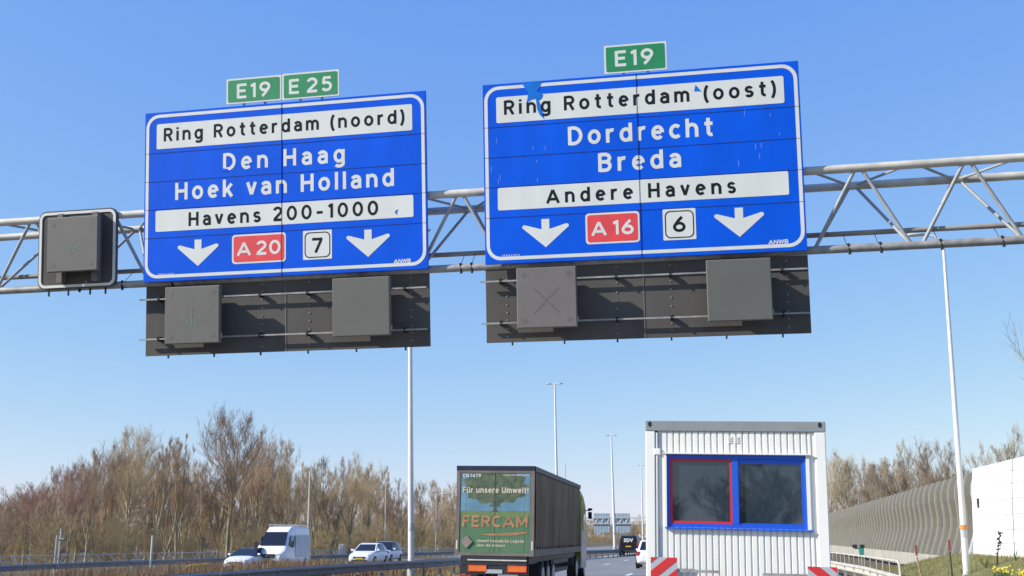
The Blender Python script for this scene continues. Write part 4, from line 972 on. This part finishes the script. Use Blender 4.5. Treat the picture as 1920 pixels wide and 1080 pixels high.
# tractor
cabr = [[(-1.24,y,.6),(-1.25,y,1.6),(-1.25,y,zt-.3),(-1.1,y,zt),(1.1,y,zt),(1.25,y,zt-.3),(1.25,y,1.6),(1.24,y,.6)] for y, zt in ((L_+.75,3.85),(L_+1.6,3.88),(L_+2.6,3.45),(L_+2.95,2.6))]
cab = bevel(MB().loft(cabr).build('cab', M['lime'], tr), .05, 2)
bevel(MB().box(-1.256, 1.256, L_+.8, L_+2.9, .45, 2.1).build('cab_skirt', M['cabgrey'], tr), .04)
for s in (-1, 1):
    MB().box(s*1.262-.006, s*1.262+.006, L_+1.5, L_+2.4, 2.1, 2.8).build('side_window', M['glassdark'], tr)
    mm = MB(); mm.box(s*1.46-.085, s*1.46+.085, L_+2.5, L_+2.6, 2.62, 2.93); mm.box(s*1.46-.10, s*1.46+.10, L_+2.5, L_+2.62, 3.0, 3.1); mm.box(min(s*1.22,s*1.5), max(s*1.22,s*1.5), L_+2.52, L_+2.57, 2.97, 3.01); bevel(mm.build('mirror', M['rubber'], tr), .02)
    for y in (L_-.9, L_+2.1): wheel(tr, s*1.05, y, .5, .36, s)
bevel(MB().box(-1.15, 1.15, L_-1.5, L_+.7, .6, .95).build('tractor_frame', M['plastic'], tr), .03)

# ---------------------------------------------------------------- white site cabin on its trailer
CY = 14.3
a = at(1210.2, 789.5, CY); b = at(1546.7, 789.5, CY); CW = b.x - a.x; ccx = (a.x + b.x)/2; ctop = (a.z + b.z)/2
HC = 2.6; zb_ = ctop - HC
cabn = thing('site_cabin', 'white corrugated site cabin with a blue framed window towed ahead', 'site cabin', (ccx - 2.55*math.sin(R(1.4)), CY, zb_), (0, R(1.4), R(-.1)))
hw = CW/2
sx = CW/336.6
X = lambda px: (px - 1378.4) * sx
Z = lambda py: HC - (py - 789.5) * sx
wx0, wx1, wz0, wz1 = X(1250), X(1508.5), Z(990), Z(853.5)
def corr(x0, x1, z0, z1, name='wall_panel'):            # corrugated sheet with real ribs
    vs = []; pitch = .0812; x = x0; prof_ = []
    while x < x1 - 1e-6:
        for dx_, dy in ((0, .0), (.052, .0), (.060, .022), (.072, .022)):
            if x + dx_ < x1: prof_.append((x + dx_, dy))
        x += pitch
    prof_.append((x1, 0)); fs = []
    for u, d_ in prof_: vs += [(u, .02 + d_, z0), (u, .02 + d_, z1)]
    for i in range(len(prof_)-1): fs.append((2*i, 2*i+2, 2*i+3, 2*i+1))
    return obj(name, vs, fs, M['contwhite'], cabn)
px0, px1 = -hw + .125, hw - .14
lo = .08; hi = Z(809.6)
corr(px0 + .09, px1 - .05, wz1, hi); corr(px0 + .09, px1 - .05, lo, wz0)
fl = MB(); fl.box(px0+.09, wx0-.02, .018, .03, wz0, wz1); fl.box(wx1+.02, px1-.05, .018, .03, wz0, wz1); fl.box(px0+.03, px0+.09, .03, .05, lo, hi); fl.box(px1-.05, px1+.01, .03, .05, lo, hi)
fl.each('wall_flat', M['contwhite'], cabn)
for x0_, x1_ in ((-hw, px0), (px1, hw)): bevel(MB().box(x0_, x1_, 0, .16, .0, hi).build('corner_post', M['contwhite'], cabn), .012)
dp = MB().tube([(px0+.028, .015, lo), (px0+.028, .015, hi-.02)], .02, 10); dp.build('downpipe', M['boardsilver'], cabn, True)
bevel(MB().box(px0-.01, px0+.07, -.012, .02, Z(855), Z(843)).build('junction_box', M['contwhite'], cabn), .008)
bevel(MB().box(-hw-.003, hw+.003, -.004, .16, hi+.002, HC).build('top_rail', M['contgrey'], cabn), .008)
for x in (X(1218), X(1536.5)): MB().slab([(x + .022*math.cos(k*.628), Z(796) + .036*math.sin(k*.628)) for k in range(10)][::-1], -.009, -.0045).build('corner_hole', M['rubber'], cabn)
bevel(MB().box(-hw, hw, .0, .16, -.12, -.002).build('bottom_rail', M['contgrey'], cabn), .008)
sd_ = MB(); sd_.box(-hw+.01, -hw+.07, .16, 6.0, 0, HC-.1); sd_.box(hw-.07, hw-.01, .16, 6.0, 0, HC-.1); sd_.box(-hw+.07, hw-.07, 5.95, 6.0, 0, HC-.1); sd_.each('side_wall', M['contwhite'], cabn)
rf = MB().box(-hw+.005, hw-.005, .162, 6.0, HC-.098, HC-.01); rf.build('roof', M['contgrey'], cabn)
flr = MB().box(-hw+.07, hw-.07, .16, 5.95, 0, .06); flr.build('floor', M['contgrey'], cabn)
vt = MB()
for k in range(4):
    for x in (X(1370), X(1383)): vt.box(x-.025, x+.025, .010, .0195, Z(820+3.4*k)-.006, Z(820+3.4*k)+.004)
vt.each('air_vent', M['contwhite'], cabn)
win = frame_ring([(wx0, wz1), (wx1, wz1), (wx1, wz0), (wx0, wz0)], [(wx0+.040, wz1-.052), (wx1-.040, wz1-.052), (wx1-.040, wz0+.048), (wx0+.040, wz0+.048)], .03, .09).build('window', M['winblue'], cabn)
mx_ = X(1378)
MB().box(mx_-.04, mx_+.04, .028, .09, wz0+.049, wz1-.053).build('mullion', M['winblue'], win)
frame_ring([(wx0+.042, wz1-.054), (mx_-.041, wz1-.054), (mx_-.041, wz0+.050), (wx0+.042, wz0+.050)], [(wx0+.070, wz1-.082), (mx_-.069, wz1-.082), (mx_-.069, wz0+.080), (wx0+.070, wz0+.080)], .040, .085).build('red_frame', M['winred'], win)
frame_ring([(mx_+.041, wz1-.054), (wx1-.041, wz1-.054), (wx1-.041, wz0+.050), (mx_+.041, wz0+.050)], [(mx_+.052, wz1-.11), (wx1-.055, wz1-.11), (wx1-.055, wz0+.068), (mx_+.052, wz0+.068)], .045, .085).build('blue_frame', M['winblue'], win)
for x0_, x1_ in ((wx0+.06, mx_-.06), (mx_+.045, wx1-.045)): MB().box(x0_, x1_, .068, .074, wz0+.06, wz1-.06).build('pane', M['pane'], win)
hd = MB(); hd.box(wx0-.05, wx1+.07, -.035, .03, wz1+.004, wz1+.02); hd.build('lintel', M['contwhite'], cabn)
sl = MB(); sl.box(wx0-.02, wx1+.06, -.03, .03, wz0-.022, wz0-.002); sl.build('sill', M['winblue'], cabn)
jb = MB(); jb.box(wx0-.035, wx0-.002, -.002, .03, wz0, wz1+.003); jb.box(wx1+.002, wx1+.045, -.002, .03, wz0, wz1+.003); jb.each('jamb', M['contwhite'], cabn)
# low trailer under the cabin
trl = thing('trailer', 'low trailer under the site cabin with red and silver striped boards', 'trailer', (ccx - (2.55+zb_)*math.sin(R(1.4)), CY, 0), (0, R(1.4), R(-.1)))
tf = MB(); tf.box(-1.1, 1.1, -.02, 6.6, zb_-.32, zb_-.14); tf.box(-.05, .05, 6.6, 8.4, zb_-.3, zb_-.16); tf.build('frame', M['galvdark'], trl)
for s in (-1, 1):
    for y in (2.6, 3.5): wheel(trl, s*1.0, y, .3, .2, s)
bw = .355
def board(x0, x1, ztop, sgn, lab):
    zl = ztop - .7; b_ = bevel(MB().box(x0, x1, -.09, -.075, zl, ztop).build('warning_board', M['boardsilver'], trl), .004)
    # diagonal red stripes clipped to the board
    st2 = MB(); wd = x1 - x0
    def clip(poly):
        def cut(p, f):
            out = []
            for i in range(len(p)):
                a_, b2 = p[i], p[(i+1) % len(p)]; fa, fb = f(a_), f(b2)
                if fa >= 0: out.append(a_)
                if fa * fb < 0: t_ = fa / (fa - fb); out.append((a_[0]+(b2[0]-a_[0])*t_, a_[1]+(b2[1]-a_[1])*t_))
            return out
        for f in (lambda q: q[0]-x0, lambda q: x1-q[0], lambda q: q[1]-zl, lambda q: ztop-q[1]):
            poly = cut(poly, f)
            if not poly: break
        return poly
    for k in range(-1, 8):
        c0 = ztop + .13 - k*.232; h = .105
        za = lambda x: c0 + sgn * (x - (x0 if sgn > 0 else x1)) * .80 - (.30 if True else 0)
        p = clip([(x0, za(x0)), (x1, za(x1)), (x1, za(x1)-h*1.3), (x0, za(x0)-h*1.3)])
        if len(p) > 2:
            ar = sum(p[i][0]*p[(i+1)%len(p)][1]-p[(i+1)%len(p)][0]*p[i][1] for i in range(len(p)))
            st2.slab(p if ar > 0 else p[::-1], -.094, -.0902)
    st2.build('red_stripes', M['boardred'], b_)
zz0 = Z(1046) + zb_; zz1 = Z(1055) + zb_
board(X(1219.5), X(1268.5), zz0, 1, ''); board(X(1504), X(1556), zz1, -1, '')
br = MB(); br.box(X(1268), X(1347), -.08, -.06, Z(1072)+zb_, Z(1067)+zb_); br.box(X(1424), X(1505), -.08, -.06, Z(1074)+zb_, Z(1069)+zb_)
br.each('board_arm', M['galvdark'], trl)
sp2 = MB()
for x in (X(1244), X(1530)): sp2.box(x-.03, x+.03, -.072, -.03, zb_-.3, zz1-.1)
sp2.each('board_post', M['galvdark'], trl)

# ---------------------------------------------------------------- far gantry
FY = 430
fg = thing('gantry', 'distant gantry with pale blue grey sign boards seen between truck and cabin', 'gantry', ((1145-HX)/F*FY, FY, 0))
o = fg.location
tb = MB()
za, zc_ = at(1150, 971, FY).z, at(1150, 982, FY).z
xa, xb = at(1092, 971, FY).x - o.x, at(1250, 971, FY).x - o.x
for z in (za, zc_): tb.box(xa, xb, -.2, .2, z-.2, z+.2)
k = xa
while k < xb - 2.4: tb.tube([(k, 0, zc_), (k+1.2, 0, za)], .12, 5); tb.tube([(k+1.2, 0, za), (k+2.4, 0, zc_)], .12, 5); k += 2.4
tb.build('truss', M['lampgrey'], fg)
for x in (xa, xb): MB().box(x-.3, x+.3, -.3, .3, 0, za+.2).build('post', M['lampgrey'], fg)
for (p0, p1, t0, t1) in ((1113, 1144, 962.5, 999), (1150, 1182, 962.5, 999)):
    A, B = at(p0, t0, FY), at(p1, t1, FY)
    sb_ = MB().box(A.x-o.x, B.x-o.x, .3, .5, B.z, A.z).build('sign_board', M['farsign'], fg)
    ln = MB(); n_ = 6
    for i in range(n_): xx = A.x-o.x + (B.x-A.x)*(i+.5)/n_; ln.box(xx-.12, xx+.12, .22, .298, B.z, A.z)
    ln.build('stiffener', M['lampgrey'], sb_)

# ---------------------------------------------------------------- small roadside things
b = at(371, 1060, 36)
hpz = thing('hoop_barrier', 'yellow hoop barrier standing in the weeds behind the median guardrail', 'barrier', (b.x, 36, -.06))
z = b.z + .06
for k, (dx_, dy) in enumerate(((0, 0), (.12, 1.2))):
    pass
MB().tube([(-.36,-.3,0), (-.36,-.3,z-.18), (-.30,-.22,z-.06), (-.2,-.1,z-.02), (.2,.35,z+.02), (.3,.5,z-.02), (.32,.55,z-.14), (.32,.55,0)], .05, 8).build('hoop', M['yellow'], hpz, True)
MB().tube([(.3,.5,z-.05), (.5,.7,z-.2), (.55,.75,0)], .045, 8).build('brace', M['yellow'], hpz, True)
for (px, tp_, Y, m_, lab, lean) in ((1717, 1022, 40, M['markred'], 'leaning wooden stake with a red top beside the handrail end', -.16), (1779, 1012, 40, M['markred'], 'upright dark stake with a red top left of the leaning lamp column', .0)):
    p = at(px, tp_, Y); s_ = thing('marker_stake', lab, 'marker stake', (p.x, Y, 0), group='red topped stakes on the verge')
    H_ = p.z
    MB().tube([(.0-lean, 0, -.06), (lean*0, 0, H_-.4)], .03, 6).build('stake', M['stake'] if lean else M['plastic'], s_)
    bevel(MB().box(-.034, .034, -.03, .03, H_-.36, H_).build('red_top', m_, s_), .01)
p = at(1611, 1040, 66); q = at(1611, 1021, 66)
ub = thing('signal_post', 'small teal roadside box with two black lamps before the ribbed barrier', 'roadside box', (p.x, 66, 0))
bevel(MB().box(.0, .27, -.12, .12, p.z, p.z+.45).build('box', M['teal'], ub), .02)
MB().tube([(.13,0,-.06), (.13,0,p.z)], .04, 8).build('post', M['galvdark'], ub)
for x in (-.22, .19): bevel(MB().box(x-.13, x+.13, -.14, .1, q.z-.2, q.z).build('lamp', M['plastic'], ub), .02)
MB().box(-.22, .19, .0, .04, q.z-.26, q.z-.2).build('crossbar', M['galvdark'], ub)
for (px, py, Y, lab, n_) in ((1876, 1046, 41, 'clump of yellow daffodils on the mound near the dark stalk', 26), (1916, 1064, 38, 'clump of yellow daffodils at the right edge of the mound', 40)):
    c_ = at(px, py, Y); z0 = mound(c_.x, Y) - .06; rg = random.Random(px)
    d_ = thing('daffodils', lab, 'flowers', (c_.x, Y, z0), group='daffodil clumps on the mound'); st3 = MB(); fl3 = MB()
    for k in range(n_):
        x, y = rg.gauss(0, .16), rg.gauss(0, .3); h = rg.uniform(.22, .42)
        st3.tube([(x, y, 0), (x+rg.uniform(-.04,.04), y, h)], [.008, .005], 4)
        for j in range(2): st3.add([(x-.012,y,0),(x+.012,y,0),(x+rg.uniform(-.1,.1),y+rg.uniform(-.1,.1),h*.9)], [(0,1,2)])
        rr_ = .042; vv = [(x, y-.03, h)] + [(x + rr_*(1 if i%2 else .5)*math.cos(i*.5236), y - .01, h + rr_*(1 if i%2 else .5)*math.sin(i*.5236)) for i in range(12)]
        fl3.add(vv, [(0, i+1, (i+1)%12+1) for i in range(12)])
    st3.build('stems', M['leaf'], d_); fl3.build('blooms', M['petal'], d_)
c_ = at(1872, 1036, 45); z0 = mound(c_.x, 45) - .06
ds = thing('dead_stalk', 'dark dead flower stalk leaning in front of the white wall', 'plant', (c_.x, 45, z0)); sk = MB(); tz = at(1877, 998, 45).z - z0
sk.tube([(-.1,0,0), (0,0,tz*.5), (.14,0,tz)], [.03,.022,.015], 5); rg = random.Random(2)
for k in range(26):
    f = rg.uniform(.35, 1); x = -.1 + .24*f; sk.tube([(x,0,tz*f), (x+rg.uniform(-.1,.1), rg.uniform(-.08,.08), tz*f+rg.uniform(0,.1))], [.014,.03], 4)
sk.build('stalk', M['rubber'], ds)
for (px, lab) in ((1846, 'small bare weed growing at the foot of the white wall'), (1903, 'wispy weed at the white wall near the panel joint')):
    c_ = at(px, 1040, 46); z0 = mound(c_.x, 46) - .06; wd_ = thing('weed_plant', lab, 'plant', (c_.x, 46, z0), group='weeds at the white wall'); sk = MB(); rg = random.Random(px)
    for k in range(14): a_ = rg.uniform(0, 6.28); h = rg.uniform(.2, .6); sk.tube([(0,0,0), (.1*math.cos(a_), .1*math.sin(a_), h*.5), (.22*math.cos(a_), .22*math.sin(a_), h)], [.012,.009,.005], 4)
    sk.build('stems', M['leaf'], wd_)
for (px, tp_, lab) in ((107, 1004, 'left slim grey post below the leaning bare tree'), (115, 991, 'slim grey post with a small green lamp below the leaning bare tree')):
    p = at(px, tp_, 53); s_ = thing('slim_post', lab, 'post', (p.x, 53, 0), group='slim posts by the left guardrail')
    MB().tube([(0,0,-.06), (.0,0,p.z)], .045, 8).build('pole', M['lampgrey'], s_, True)
    if px == 115: bevel(MB().box(-.05, .32, -.1, .1, p.z-.62, p.z-.5).build('lamp', mat('lamp_green', (0.09, 0.16, 0.13), 0.5), s_), .03)
p = at(286, 1004, 60); s_ = thing('slim_post', 'single slim pale post left of the yellow hoop', 'post', (p.x, 60, 0), group='slim posts by the left guardrail')
MB().tube([(0,0,-.06), (.0,0,p.z)], .05, 8).build('pole', M['polewhite'], s_, True)
p = at(641, 1020, 100); s_ = thing('roadside_cabinet', 'small pale cabinet at the foot of the trees between van and cars', 'cabinet', (p.x, 100, -.06))
bevel(MB().box(-.25, .25, -.2, .2, 0, p.z+.06).build('case', M['boardsilver'], s_), .03)
